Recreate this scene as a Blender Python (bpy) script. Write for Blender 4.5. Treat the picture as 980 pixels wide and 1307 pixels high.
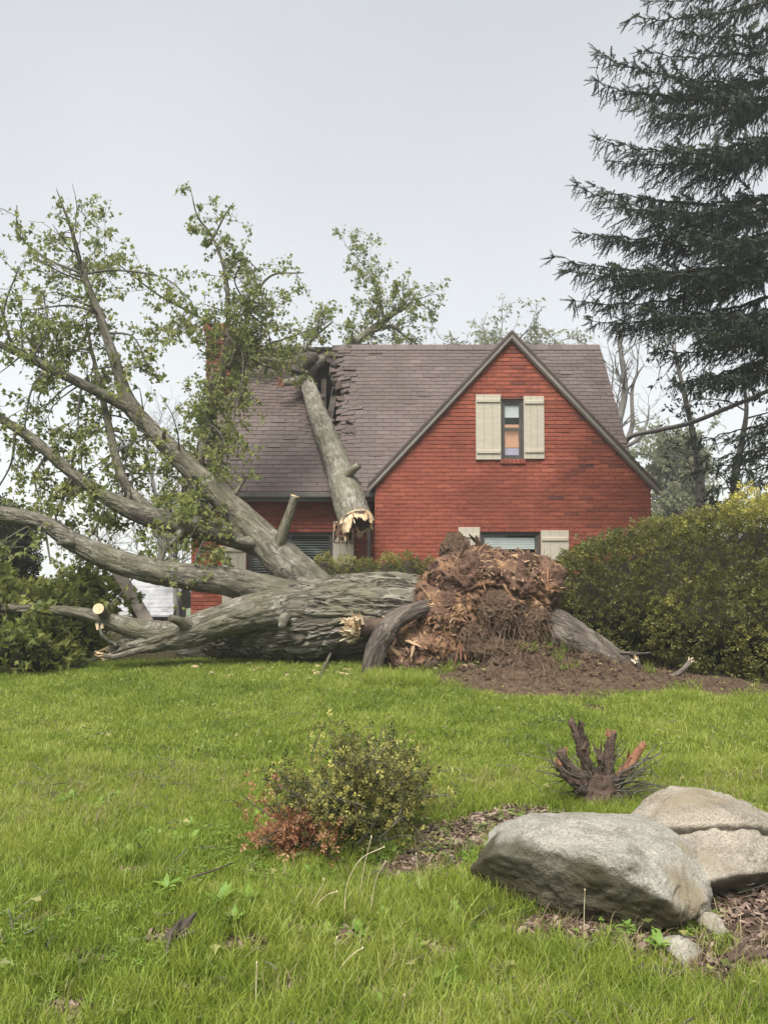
import bpy, math, random
import numpy as np

# ------------------------------------------------------------------ camera, sky, sun, exposure
scene = bpy.context.scene
for _o in list(bpy.data.objects):
    bpy.data.objects.remove(_o)
COL = scene.collection

PITCH = math.radians(2.13)
EYE = 1.6
FPX = 981.0          # focal length in photograph pixels (photograph 980 x 1307)
cam_data = bpy.data.cameras.new('camera')
cam_data.sensor_fit = 'VERTICAL'
cam_data.sensor_height = 36.0
cam_data.lens = 36.0 * FPX / 1307.0
cam_data.clip_start = 0.05
cam_data.clip_end = 3000.0
cam = bpy.data.objects.new('camera', cam_data)
COL.objects.link(cam)
cam.location = (0, 0, EYE)
cam.rotation_euler = (math.pi / 2 + PITCH, 0, 0)
scene.camera = cam

SUN_EL, SUN_AZ = math.radians(58), math.radians(200)   # azimuth clockwise from +Y
world = bpy.data.worlds.new('World')
scene.world = world
world.use_nodes = True
wn, wl = world.node_tree.nodes, world.node_tree.links
wn.clear()
w_out = wn.new('ShaderNodeOutputWorld')
w_bg = wn.new('ShaderNodeBackground')
w_bg.inputs['Strength'].default_value = 0.1
w_sky = wn.new('ShaderNodeTexSky')
w_sky.sky_type = 'NISHITA'
w_sky.sun_disc = False
w_sky.sun_elevation = SUN_EL
w_sky.sun_rotation = SUN_AZ
w_tc = wn.new('ShaderNodeTexCoord')
w_sep = wn.new('ShaderNodeSeparateXYZ')
w_ramp = wn.new('ShaderNodeValToRGB')       # overcast: pale at the horizon, slightly greyer overhead
w_ramp.color_ramp.elements[0].position = 0.0
w_ramp.color_ramp.elements[0].color = (0.85, 0.86, 0.86, 1)
w_ramp.color_ramp.elements[1].position = 0.62
w_ramp.color_ramp.elements[1].color = (0.55, 0.568, 0.58, 1)
w_noise = wn.new('ShaderNodeTexNoise')
w_noise.inputs['Scale'].default_value = 2.2
w_noise.inputs['Detail'].default_value = 4
w_nr = wn.new('ShaderNodeMapRange')
w_nr.inputs['From Min'].default_value = 0.3
w_nr.inputs['From Max'].default_value = 0.7
w_nr.inputs['To Min'].default_value = 0.95
w_nr.inputs['To Max'].default_value = 1.05
w_mul = wn.new('ShaderNodeMix'); w_mul.data_type = 'RGBA'; w_mul.blend_type = 'MULTIPLY'
w_mul.inputs[0].default_value = 1.0
w_scale = wn.new('ShaderNodeVectorMath'); w_scale.operation = 'SCALE'
w_scale.inputs['Scale'].default_value = 2.0
w_mix = wn.new('ShaderNodeMix'); w_mix.data_type = 'RGBA'
w_mix.inputs[0].default_value = 0.04          # a trace of the clear sky through the cloud
wl.new(w_tc.outputs['Generated'], w_sep.inputs[0])
wl.new(w_sep.outputs['Z'], w_ramp.inputs[0])
wl.new(w_tc.outputs['Generated'], w_noise.inputs['Vector'])
wl.new(w_noise.outputs['Fac'], w_nr.inputs['Value'])
wl.new(w_ramp.outputs['Color'], w_mul.inputs[6])
wl.new(w_nr.outputs['Result'], w_mul.inputs[7])
wl.new(w_mul.outputs[2], w_scale.inputs[0])
wl.new(w_scale.outputs[0], w_mix.inputs[6])
wl.new(w_sky.outputs['Color'], w_mix.inputs[7])
wl.new(w_mix.outputs[2], w_bg.inputs['Color'])
wl.new(w_bg.outputs[0], w_out.inputs['Surface'])

sun_d = bpy.data.lights.new('sun', 'SUN')
sun_d.energy = 1.5
sun_d.angle = math.radians(32)
sun_d.color = (1.0, 0.96, 0.9)
sun = bpy.data.objects.new('sun', sun_d)
COL.objects.link(sun)
# lamp's -Z points from the sun to the ground
sun.rotation_euler = (math.pi / 2 - SUN_EL, 0, math.pi - SUN_AZ)

vs = scene.view_settings
vs.view_transform = 'Standard'
vs.look = 'None'
vs.exposure = 2.5
vs.gamma = 1.0
vs.use_curve_mapping = False
scene.cycles.use_denoising = True
scene.cycles.max_bounces = 6
scene.cycles.diffuse_bounces = 3
scene.cycles.transparent_max_bounces = 8
scene.cycles.volume_bounces = 1

# ------------------------------------------------------------------ helpers
rng = np.random.default_rng(7)

def PX(px, py, y):
    """The point at distance y (metres ahead) that the photograph shows at pixel px, py."""
    u = (px - 490.0) / FPX
    v = (653.5 - py) / FPX
    c, s = math.cos(PITCH), math.sin(PITCH)
    dy, dz = c - v * s, s + v * c
    k = y / dy
    return np.array([u * k, y, EYE + dz * k])

def nrm(a):
    a = np.asarray(a, float)
    return a / (np.linalg.norm(a, axis=-1, keepdims=True) + 1e-12)

def _hash(ix, iy, iz):
    h = (ix.astype(np.int64) * 374761393 + iy.astype(np.int64) * 668265263 + iz.astype(np.int64) * 2147483647) & 0xFFFFFFFF
    h = ((h ^ (h >> 13)) * 1274126177) & 0xFFFFFFFF
    h = (h ^ (h >> 16)) & 0xFFFFFFFF
    return h.astype(np.float64) / 4294967295.0

def vnoise(p):
    p = np.asarray(p, float)
    i = np.floor(p)
    f = p - i
    f = f * f * f * (f * (f * 6 - 15) + 10)
    i = i.astype(np.int64)
    x, y, z = i[..., 0], i[..., 1], i[..., 2]
    fx, fy, fz = f[..., 0], f[..., 1], f[..., 2]
    r = 0
    for dx in (0, 1):
        wx = fx if dx else 1 - fx
        for dy in (0, 1):
            wy = fy if dy else 1 - fy
            for dz in (0, 1):
                wz = fz if dz else 1 - fz
                r = r + wx * wy * wz * _hash(x + dx, y + dy, z + dz)
    return r          # 0..1

def fbm(p, octaves=4, gain=0.5):
    p = np.asarray(p, float)
    a, t, s = 1.0, 0.0, 0.0
    for k in range(octaves):
        s = s + a * (vnoise(p + 17.3 * k) - 0.5)
        t += a
        p = p * 2.03
        a *= gain
    return s / t * 2  # about -1..1

class MB:
    """Collects vertices and faces with a per-vertex tint and bark coordinate, then links ONE mesh object."""
    def __init__(self):
        self.v, self.q, self.t, self.tint, self.bark, self.n = [], [], [], [], [], 0
        self.has_bark = False
    def add(self, v, quads=None, tris=None, tint=0.5, bark=None):
        v = np.asarray(v, float).reshape(-1, 3)
        if quads is not None and len(quads):
            self.q.append(np.asarray(quads, np.int64).reshape(-1, 4) + self.n)
        if tris is not None and len(tris):
            self.t.append(np.asarray(tris, np.int64).reshape(-1, 3) + self.n)
        self.v.append(v)
        tt = np.asarray(tint, float)
        self.tint.append(np.full(len(v), float(tt)) if tt.ndim == 0 else tt.reshape(-1))
        if bark is not None:
            self.has_bark = True
            self.bark.append(np.asarray(bark, float).reshape(-1, 3))
        else:
            self.bark.append(v)
        self.n += len(v)
        return self
    def mesh(self, name, smooth=False, offset=(0, 0, 0)):
        me = bpy.data.meshes.new(name)
        v = np.concatenate(self.v) - np.asarray(offset, float)
        q = np.concatenate(self.q) if self.q else np.zeros((0, 4), np.int64)
        t = np.concatenate(self.t) if self.t else np.zeros((0, 3), np.int64)
        me.vertices.add(len(v))
        me.vertices.foreach_set('co', v.astype(np.float32).ravel())
        nl = len(q) * 4 + len(t) * 3
        me.loops.add(nl)
        me.loops.foreach_set('vertex_index', np.concatenate([q.ravel(), t.ravel()]).astype(np.int32))
        me.polygons.add(len(q) + len(t))
        st = np.concatenate([np.arange(len(q)) * 4, len(q) * 4 + np.arange(len(t)) * 3]).astype(np.int32)
        me.polygons.foreach_set('loop_start', st)
        me.polygons.foreach_set('use_smooth', np.full(len(st), bool(smooth)))
        me.update(calc_edges=True)
        a = me.attributes.new('tint', 'FLOAT', 'POINT')
        a.data.foreach_set('value', np.concatenate(self.tint).astype(np.float32))
        if self.has_bark:
            b = me.attributes.new('bark', 'FLOAT_VECTOR', 'POINT')
            b.data.foreach_set('vector', np.concatenate(self.bark).astype(np.float32).ravel())
        return me
    def build(self, name, mat, parent=None, smooth=False, kind=None, label=None):
        off = (0, 0, 0)
        if parent is not None:
            off = world_loc(parent)
        me = self.mesh(name, smooth, off)
        me.materials.append(mat)
        o = bpy.data.objects.new(name, me)
        COL.objects.link(o)
        o.parent = parent
        if kind: o['kind'] = kind
        if label: o['label'] = label
        return o

def world_loc(o):
    p = np.zeros(3)
    while o is not None:
        p = p + np.array(o.location)
        o = o.parent
    return p

def thing(name, label, cat, loc, group=None):
    o = bpy.data.objects.new(name, None)
    o.empty_display_size = 0.1
    COL.objects.link(o)
    o.location = loc
    o['label'] = label
    o['category'] = cat
    if group: o['group'] = group
    return o

def tag(o, label=None, cat=None, group=None, kind=None):
    if label: o['label'] = label
    if cat: o['category'] = cat
    if group: o['group'] = group
    if kind: o['kind'] = kind
    return o

BOXQ = np.array([[0, 3, 2, 1], [4, 5, 6, 7], [0, 1, 5, 4], [1, 2, 6, 5], [2, 3, 7, 6], [3, 0, 4, 7]])
def box_verts(x0, x1, y0, y1, z0, z1):
    return np.array([[x0, y0, z0], [x1, y0, z0], [x1, y1, z0], [x0, y1, z0], [x0, y0, z1], [x1, y0, z1], [x1, y1, z1], [x0, y1, z1]], float)
def add_box(mb, x0, x1, y0, y1, z0, z1, tint=0.5):
    mb.add(box_verts(x0, x1, y0, y1, z0, z1), BOXQ, tint=tint)
def add_beam(mb, a, b, w, h, up=(0, 0, 1), tint=0.5):
    """A box of width w and height h from a to b."""
    a, b = np.asarray(a, float), np.asarray(b, float)
    d = nrm(b - a)
    s = nrm(np.cross(d, up))
    u = np.cross(s, d)
    c = [a - s * w / 2 - u * h / 2, a + s * w / 2 - u * h / 2, a + s * w / 2 + u * h / 2, a - s * w / 2 + u * h / 2]
    v = np.array(c + [p + (b - a) for p in c])
    mb.add(v, [[0, 1, 2, 3], [4, 7, 6, 5], [0, 4, 5, 1], [1, 5, 6, 2], [2, 6, 7, 3], [3, 7, 4, 0]], tint=tint)
def add_bevel_box(mb, x0, x1, y0, y1, z0, z1, b=0.008, tint=0.5):
    """A box whose front (-y) edges are chamfered."""
    v = np.array([[x0, y1, z0], [x1, y1, z0], [x1, y1, z1], [x0, y1, z1],
                  [x0, y0 + b, z0], [x1, y0 + b, z0], [x1, y0 + b, z1], [x0, y0 + b, z1],
                  [x0 + b, y0, z0 + b], [x1 - b, y0, z0 + b], [x1 - b, y0, z1 - b], [x0 + b, y0, z1 - b]], float)
    f = [[0, 3, 2, 1], [0, 1, 5, 4], [1, 2, 6, 5], [2, 3, 7, 6], [3, 0, 4, 7],
         [4, 5, 9, 8], [5, 6, 10, 9], [6, 7, 11, 10], [7, 4, 8, 11], [8, 9, 10, 11]]
    mb.add(v, f, tint=tint)

def resample(pts, rad, step):
    pts = np.asarray(pts, float)
    rad = np.asarray(rad, float)
    n = len(pts)
    ext = np.vstack([2 * pts[0] - pts[1], pts, 2 * pts[-1] - pts[-2]])
    out, ro = [], []
    for i in range(n - 1):
        p0, p1, p2, p3 = ext[i], ext[i + 1], ext[i + 2], ext[i + 3]
        L = np.linalg.norm(p2 - p1)
        k = max(1, int(math.ceil(L / step)))
        t = (np.arange(k) / k)[:, None]
        out.append(0.5 * (2 * p1 + (-p0 + p2) * t + (2 * p0 - 5 * p1 + 4 * p2 - p3) * t ** 2 + (-p0 + 3 * p1 - 3 * p2 + p3) * t ** 3))
        ro.append(rad[i] + (rad[i + 1] - rad[i]) * t[:, 0])
    out.append(pts[-1:]); ro.append(rad[-1:])
    return np.vstack(out), np.concatenate(ro)

def frames(P):
    T = np.gradient(P, axis=0)
    T = nrm(T)
    N = np.zeros_like(P)
    a = np.array([0, 0, 1.0]) if abs(T[0][2]) < 0.9 else np.array([0, 1.0, 0])
    n = a - T[0] * a.dot(T[0]); n /= np.linalg.norm(n)
    N[0] = n
    for i in range(1, len(P)):
        n = n - T[i] * n.dot(T[i])
        n /= np.linalg.norm(n) + 1e-12
        N[i] = n
    return T, N, np.cross(T, N)

def tube(mb, pts, rad, seg=8, step=0.1, disp=None, tint=0.5, cap=True, smooth=True, seed=0.0):
    P, R = resample(pts, rad, step) if step else (np.asarray(pts, float), np.asarray(rad, float))
    m = len(P)
    T, N, B = frames(P)
    th = np.arange(seg) / seg * 2 * math.pi
    ct, sn = np.cos(th), np.sin(th)
    s = np.concatenate([[0], np.cumsum(np.linalg.norm(np.diff(P, axis=0), axis=1))])
    bark = np.zeros((m, seg, 3))
    bark[..., 0] = R[:, None] * ct + seed
    bark[..., 1] = R[:, None] * sn
    bark[..., 2] = s[:, None]
    rr = np.repeat(R[:, None], seg, 1)
    if disp is not None:
        rr = rr + disp(bark, R, s)
    V = P[:, None, :] + rr[..., None] * (N[:, None, :] * ct[None, :, None] + B[:, None, :] * sn[None, :, None])
    i = np.arange(m - 1)[:, None] * seg
    j = np.arange(seg)[None, :]
    j2 = (j + 1) % seg
    q = np.stack([i + j, i + j2, i + seg + j2, i + seg + j], -1).reshape(-1, 4)
    V = V.reshape(-1, 3)
    bk = bark.reshape(-1, 3)
    tris = None
    if cap:
        V = np.vstack([V, P[0], P[-1]])
        bk = np.vstack([bk, [0, 0, 0], [0, 0, s[-1]]])
        a, b = m * seg, m * seg + 1
        jj = np.arange(seg)
        t0 = np.stack([np.full(seg, a), (jj + 1) % seg, jj], -1)
        t1 = np.stack([np.full(seg, b), (m - 1) * seg + jj, (m - 1) * seg + (jj + 1) % seg], -1)
        tris = np.vstack([t0, t1])
    mb.add(V, q, tris, tint=tint, bark=bk)
    return P, R

def strew(mb, TV, TF, P, D, size, tint, up=None, spin=True, r=None):
    """Copies template TV (columns along, side, normal) with triangles TF to points P along directions D."""
    r = r or rng
    P = np.asarray(P, float); D = nrm(np.asarray(D, float))
    n = len(P)
    if n == 0: return
    ref = r.normal(size=(n, 3)) if up is None else np.broadcast_to(np.asarray(up, float), (n, 3)) + r.normal(size=(n, 3)) * 0.25
    S = nrm(np.cross(D, ref))
    N = np.cross(S, D)
    size = np.broadcast_to(np.asarray(size, float), (n,))
    TV = np.asarray(TV, float)
    V = P[:, None] + size[:, None, None] * (TV[None, :, 0:1] * D[:, None] + TV[None, :, 1:2] * S[:, None] + TV[None, :, 2:3] * N[:, None])
    k = len(TV)
    F = np.asarray(TF)[None] + (np.arange(n) * k)[:, None, None]
    tt = np.repeat(np.broadcast_to(np.asarray(tint, float), (n,)), k)
    mb.add(V.reshape(-1, 3), tris=F.reshape(-1, 3), tint=tt)

LEAF_V = [(0, 0, 0), (.3, .46, .10), (.48, .2, .03), (1, 0, -.12), (.48, -.2, .03), (.3, -.46, .10)]
LEAF_F = [(0, 1, 2), (0, 2, 3), (0, 3, 4), (0, 4, 5)]
RH_V = [(0, 0, 0), (.45, .22, .06), (1, 0, -.05), (.45, -.22, .06)]
RH_F = [(0, 1, 2), (0, 2, 3)]
# a sprig of needle leaves (hedge, shrub)
_sv, _sf = [], []
for _k in range(7):
    _a = _k * 2.4; _b = 0.08 + 0.095 * _k; _l = 0.5 - 0.02 * _k; _t = 0.9 if _k < 5 else 0.45
    _d = np.array([math.cos(_t), math.sin(_t) * math.cos(_a), math.sin(_t) * math.sin(_a)])
    _w = nrm(np.cross(_d, (0.3, math.cos(_a + 1), math.sin(_a + 1)))) * 0.105
    _p = np.array([_b, 0, 0]); _i = len(_sv)
    _sv += [_p, _p + _d * _l * .55 + _w, _p + _d * _l, _p + _d * _l * .55 - _w]
    _sf += [(_i, _i + 1, _i + 2), (_i, _i + 2, _i + 3)]
SPRIG_V, SPRIG_F = np.array(_sv), np.array(_sf)
# a spruce twig: a ragged bottle-brush
_sv, _sf = [], []
_r5 = np.random.default_rng(5)
for _k in range(22):
    _b = _k / 22 * 0.92; _a = _k * 2.39996
    _l = 0.20 * (1 - 0.45 * _b) * _r5.uniform(.75, 1.2)
    _d = np.array([0.62, 0.78 * math.cos(_a), 0.78 * math.sin(_a)])
    _w = nrm(np.cross(_d, (1, 0.2, 0.1))) * 0.040
    _p = np.array([_b, 0, 0]); _i = len(_sv)
    _sv += [_p - _w, _p + _w, _p + _d * _l]
    _sf += [(_i, _i + 1, _i + 2)]
for _a in (0, 2.09, 4.19):
    _i = len(_sv); _c = np.array([0, math.cos(_a), math.sin(_a)]) * .03; _e = np.array([0, math.cos(_a + 2.09), math.sin(_a + 2.09)]) * .03
    _sv += [_c, _e, np.array([1.0, 0, 0])]
    _sf += [(_i, _i + 1, _i + 2)]
SPRUCE_V, SPRUCE_F = np.array(_sv), np.array(_sf)

# ------------------------------------------------------------------ materials
def new_mat(name):
    m = bpy.data.materials.new(name)
    m.use_nodes = True
    n, l = m.node_tree.nodes, m.node_tree.links
    return m, n, l, n['Principled BSDF']

def ramp(n, stops):
    r = n.new('ShaderNodeValToRGB')
    e = r.color_ramp.elements
    while len(e) < len(stops): e.new(0.5)
    for k, (p, c) in enumerate(stops):
        e[k].position = p
        e[k].color = (*c, 1)
    return r

def mixrgb(n, l, a, b, fac, mode='MIX'):
    m = n.new('ShaderNodeMix'); m.data_type = 'RGBA'; m.blend_type = mode
    for sock, val in ((m.inputs[0], fac), (m.inputs[6], a), (m.inputs[7], b)):
        if isinstance(val, (int, float)): sock.default_value = val
        elif isinstance(val, tuple): sock.default_value = (*val, 1)
        else: l.new(val, sock)
    return m.outputs[2]

def noise_tex(n, l, scale, detail=4, coord=None, rough=0.6, dist=0.0):
    t = n.new('ShaderNodeTexNoise')
    t.inputs['Scale'].default_value = scale
    t.inputs['Detail'].default_value = detail
    t.inputs['Roughness'].default_value = rough
    t.inputs['Distortion'].default_value = dist
    if coord is not None: l.new(coord, t.inputs['Vector'])
    return t

def pos_coord(n):
    return n.new('ShaderNodeNewGeometry').outputs['Position']

def scaled(n, l, coord, s):
    m = n.new('ShaderNodeMapping')
    m.inputs['Scale'].default_value = s
    l.new(coord, m.inputs['Vector'])
    return m.outputs[0]

def attr(n, name):
    a = n.new('ShaderNodeAttribute'); a.attribute_name = name
    return a

def add_bump(n, l, bsdf, height, strength=0.4, dist=0.02):
    b = n.new('ShaderNodeBump')
    b.inputs['Strength'].default_value = strength
    b.inputs['Distance'].default_value = dist
    l.new(height, b.inputs['Height'])
    l.new(b.outputs[0], bsdf.inputs['Normal'])

def simple_mat(name, stops, scale=8, rough=0.8, bump=0.3, stretch=(1, 1, 1), spec=0.3, use_tint=0.0, dist=0.01):
    """Noise-varied surface; use_tint mixes the per-piece tint into the ramp position."""
    m, n, l, b = new_mat(name)
    co = scaled(n, l, pos_coord(n), stretch)
    t = noise_tex(n, l, scale, 6, co)
    r = ramp(n, stops)
    if use_tint:
        mx = n.new('ShaderNodeMix'); mx.data_type = 'FLOAT'
        mx.inputs[0].default_value = use_tint
        l.new(t.outputs['Fac'], mx.inputs[2])
        l.new(attr(n, 'tint').outputs['Fac'], mx.inputs[3])
        l.new(mx.outputs[0], r.inputs[0])
    else:
        l.new(t.outputs['Fac'], r.inputs[0])
    l.new(r.outputs[0], b.inputs['Base Color'])
    b.inputs['Roughness'].default_value = rough
    b.inputs['Specular IOR Level'].default_value = spec
    if bump:
        t2 = noise_tex(n, l, scale * 4, 5, co)
        add_bump(n, l, b, t2.outputs['Fac'], bump, dist)
    return m

def leaf_mat(name, stops, trans=0.35, rough=0.55, tc=1.25, spec=0.35, world_scale=0):
    m, n, l, b = new_mat(name)
    r = ramp(n, stops)
    fac = attr(n, 'tint').outputs['Fac']
    if world_scale:
        t = noise_tex(n, l, world_scale, 3, pos_coord(n))
        mx = n.new('ShaderNodeMix'); mx.data_type = 'FLOAT'; mx.inputs[0].default_value = 0.4
        l.new(fac, mx.inputs[2]); l.new(t.outputs['Fac'], mx.inputs[3])
        fac = mx.outputs[0]
    l.new(fac, r.inputs[0])
    l.new(r.outputs[0], b.inputs['Base Color'])
    b.inputs['Roughness'].default_value = rough
    b.inputs['Specular IOR Level'].default_value = spec
    tr = n.new('ShaderNodeBsdfTranslucent')
    g = n.new('ShaderNodeVectorMath'); g.operation = 'SCALE'; g.inputs['Scale'].default_value = tc
    l.new(r.outputs[0], g.inputs[0]); l.new(g.outputs[0], tr.inputs['Color'])
    ms = n.new('ShaderNodeMixShader'); ms.inputs[0].default_value = trans
    l.new(b.outputs[0], ms.inputs[1]); l.new(tr.outputs[0], ms.inputs[2])
    l.new(ms.outputs[0], n['Material Output'].inputs['Surface'])
    return m

def bark_mat(name, dark, mid, pale, lichen, lich_amt=0.45, scale=9.0, bump=0.8, dist=0.03, stretch=0.22, rough=0.85, moss=None, fiss=.6):
    m, n, l, b = new_mat(name)
    a = attr(n, 'bark').outputs['Vector']
    co = scaled(n, l, a, (1, 1, stretch))
    t = noise_tex(n, l, scale, 7, co, 0.65, 0.6)
    r = ramp(n, [(0.28, dark), (0.5, mid), (0.72, pale)])
    l.new(t.outputs['Fac'], r.inputs[0])
    t2 = noise_tex(n, l, 5.0, 6, a, 0.7)
    rr = ramp(n, [(0.62 - lich_amt * 0.35, (0, 0, 0)), (0.72 - lich_amt * 0.2, (1, 1, 1))])
    l.new(t2.outputs['Fac'], rr.inputs[0])
    # fissures between the bark plates
    tf = noise_tex(n, l, scale * .62, 3, co, 0.5, 1.1)
    rf = ramp(n, [(.44, (0, 0, 0)), (.495, (1, 1, 1)), (.505, (1, 1, 1)), (.56, (0, 0, 0))])
    l.new(tf.outputs['Fac'], rf.inputs[0])
    t3 = noise_tex(n, l, 38.0, 4, a, 0.7)
    rr3 = ramp(n, [(0.42, (0, 0, 0)), (0.6, (1, 1, 1))])
    l.new(t3.outputs['Fac'], rr3.inputs[0])
    f = n.new('ShaderNodeMath'); f.operation = 'MULTIPLY'
    l.new(rr.outputs[0], f.inputs[0]); l.new(rr3.outputs[0], f.inputs[1])
    c = mixrgb(n, l, r.outputs[0], lichen, f.outputs[0])
    ff = n.new('ShaderNodeMath'); ff.operation = 'MULTIPLY'; ff.inputs[1].default_value = fiss
    l.new(rf.outputs[0], ff.inputs[0])
    c = mixrgb(n, l, c, dark, ff.outputs[0])
    if moss:
        t4 = noise_tex(n, l, 1.6, 4, a, 0.6)
        r4 = ramp(n, [(0.42, (0, 0, 0)), (0.66, (.75, .75, .75))])
        l.new(t4.outputs['Fac'], r4.inputs[0])
        c = mixrgb(n, l, c, moss, r4.outputs[0])
    l.new(c, b.inputs['Base Color'])
    b.inputs['Roughness'].default_value = rough
    b.inputs['Specular IOR Level'].default_value = 0.25
    hs = n.new('ShaderNodeMath'); hs.operation = 'SUBTRACT'
    l.new(t.outputs['Fac'], hs.inputs[0]); l.new(ff.outputs[0], hs.inputs[1])
    add_bump(n, l, b, hs.outputs[0], bump, dist)
    return m

M = {}
M['bark'] = bark_mat('maple_bark', (.038, .031, .024), (.16, .144, .117), (.33, .308, .26), (.34, .325, .275), .25, 12, 1.0, .04, .2, moss=(.115, .108, .065), fiss=.85)
M['limb'] = bark_mat('limb_bark', (.035, .03, .023), (.11, .098, .076), (.225, .205, .165), (.33, .32, .265), .35, 14, .8, .02, .26, moss=(.105, .10, .06), fiss=.6)
M['roof_limb'] = bark_mat('smooth_limb_bark', (.05, .044, .034), (.15, .135, .105), (.27, .25, .2), (.37, .365, .3), .45, 16, .8, .02, .3, moss=(.125, .12, .075), fiss=.45)
M['twig'] = simple_mat('twig_bark', [(.3, (.045, .04, .032)), (.7, (.12, .11, .088))], 6, .85, 0)
M['bare_twig'] = simple_mat('grey_twig_bark', [(.3, (.10, .092, .082)), (.7, (.2, .19, .175))], 6, .9, 0)
M['root_bark'] = bark_mat('root_bark', (.03, .023, .018), (.09, .073, .06), (.18, .152, .128), (.25, .22, .19), .3, 14, .9, .02, .25)
M['pale_wood'] = simple_mat('fresh_split_wood', [(.25, (.24, .14, .065)), (.5, (.5, .375, .23)), (.75, (.68, .58, .42))], 14, .75, .6, (1, 1, 1), .25, .5)
M['rot'] = simple_mat('rotten_heartwood', [(.12, (.022, .013, .010)), (.32, (.08, .045, .033)), (.5, (.155, .09, .062)), (.66, (.30, .172, .092)), (.86, (.52, .36, .22))], 13, .9, 1.0, (1, 1, 1), .2, .66, .03)
M['soil'] = simple_mat('torn_soil', [(.2, (.03, .019, .012)), (.5, (.08, .052, .034)), (.8, (.15, .103, .068))], 7, .95, .9, (1, 1, 1), .15, .25, .03)
M['fibre'] = simple_mat('root_fibre', [(.1, (.03, .019, .013)), (.5, (.085, .057, .039)), (.9, (.19, .135, .095))], 20, .95, .3, (1, 1, 1), .1, .7)
M['leaf'] = leaf_mat('maple_leaf', [(0, (.065, .085, .023)), (.4, (.165, .198, .058)), (.75, (.26, .28, .085)), (1, (.37, .36, .13))], .5)
M['hedge_leaf'] = leaf_mat('hedge_leaf', [(0, (.03, .033, .013)), (.3, (.082, .087, .026)), (.6, (.175, .178, .048)), (.82, (.32, .30, .065)), (1, (.5, .44, .11))], .4)
M['low_hedge_leaf'] = leaf_mat('low_hedge_leaf', [(0, (.03, .042, .012)), (.5, (.12, .13, .034)), (1, (.3, .28, .08))], .4)
M['bush_leaf'] = leaf_mat('bush_leaf', [(0, (.035, .05, .013)), (.45, (.12, .15, .035)), (.75, (.22, .24, .06)), (1, (.34, .34, .1))], .5)
M['shrub_leaf'] = leaf_mat('shrub_leaf', [(0, (.03, .036, .014)), (.35, (.08, .088, .03)), (.6, (.19, .18, .05)), (.85, (.46, .42, .12)), (1, (.55, .5, .16))], .4)
M['dead_leaf'] = leaf_mat('dead_orange_leaf', [(0, (.14, .06, .032)), (.5, (.30, .135, .07)), (1, (.45, .27, .15))], .3)
M['spruce'] = leaf_mat('spruce_needles', [(0, (.012, .021, .013)), (.5, (.03, .048, .03)), (.85, (.062, .082, .048)), (1, (.105, .11, .055))], .22, .6, 1.1, .25)
M['dark_conifer'] = leaf_mat('dark_conifer', [(0, (.012, .02, .01)), (1, (.05, .065, .028))], .2)
M['far_leaf'] = leaf_mat('far_leaf', [(0, (.09, .115, .055)), (1, (.2, .225, .11))], .4)
M['pale_leaf'] = leaf_mat('pale_spring_leaf', [(0, (.14, .155, .08)), (1, (.27, .28, .16))], .45)
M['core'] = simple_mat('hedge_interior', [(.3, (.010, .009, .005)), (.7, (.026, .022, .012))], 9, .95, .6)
M['weed'] = leaf_mat('weed_leaf', [(0, (.10, .19, .03)), (.5, (.2, .32, .055)), (1, (.32, .42, .10))], .4)
M['dry_grass'] = leaf_mat('dry_grass', [(0, (.16, .12, .06)), (1, (.42, .35, .2))], .3)
M['straw'] = simple_mat('dry_straw', [(.3, (.36, .29, .17)), (.7, (.62, .54, .38))], 12, .8, 0)
M['chip'] = simple_mat('bark_mulch', [(.1, (.03, .019, .014)), (.5, (.105, .07, .052)), (.9, (.28, .21, .165))], 20, .9, .3, (1, 1, 1), .2, .8)
M['dark_wood'] = simple_mat('dark_wet_wood', [(.3, (.025, .019, .015)), (.7, (.075, .058, .045))], 9, .8, .6, (1, 1, 1), .3)
M['stump_red'] = simple_mat('split_red_wood', [(.25, (.12, .048, .028)), (.75, (.33, .165, .09))], 16, .8, .5)
M['stump_bark'] = simple_mat('stump_bark', [(.25, (.03, .02, .016)), (.75, (.12, .08, .058))], 14, .9, .9)
M['shutter'] = simple_mat('shutter_paint', [(.3, (.35, .315, .25)), (.7, (.42, .38, .305))], 5, .55, .1, (1, 1, 4), .35)
M['trim'] = simple_mat('grey_trim_paint', [(.3, (.15, .132, .115)), (.7, (.22, .196, .17))], 5, .6, .15)
M['gutter'] = simple_mat('brown_gutter', [(.3, (.10, .088, .08)), (.7, (.17, .155, .14))], 4, .35, .05, spec=.5)
M['dark_frame'] = simple_mat('dark_window_frame', [(.3, (.05, .046, .042)), (.7, (.085, .078, .07))], 5, .5, .1)
M['white_frame'] = simple_mat('white_sash', [(.3, (.72, .74, .74)), (.7, (.82, .83, .82))], 5, .5, 0)
M['blind'] = simple_mat('grey_blind', [(.3, (.2, .21, .2)), (.7, (.27, .28, .27))], 5, .5, 0)
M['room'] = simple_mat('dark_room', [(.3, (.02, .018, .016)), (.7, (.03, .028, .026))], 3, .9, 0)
M['orange_cloth'] = simple_mat('orange_curtain', [(.3, (.55, .27, .16)), (.7, (.66, .37, .24))], 6, .9, 0, (8, 1, 1))
_p = M['orange_cloth'].node_tree.nodes['Principled BSDF']      # emission added to the cloth, as if a room lamp lit it
_p.inputs['Emission Color'].default_value = (.75, .36, .2, 1); _p.inputs['Emission Strength'].default_value = .07
M['lavender'] = simple_mat('lavender_cloth', [(.3, (.5, .42, .6)), (.7, (.62, .55, .7))], 6, .9, 0)
M['mortar'] = simple_mat('dark_red_mortar', [(.3, (.15, .055, .04)), (.7, (.22, .09, .066))], 10, .95, .4)
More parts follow.
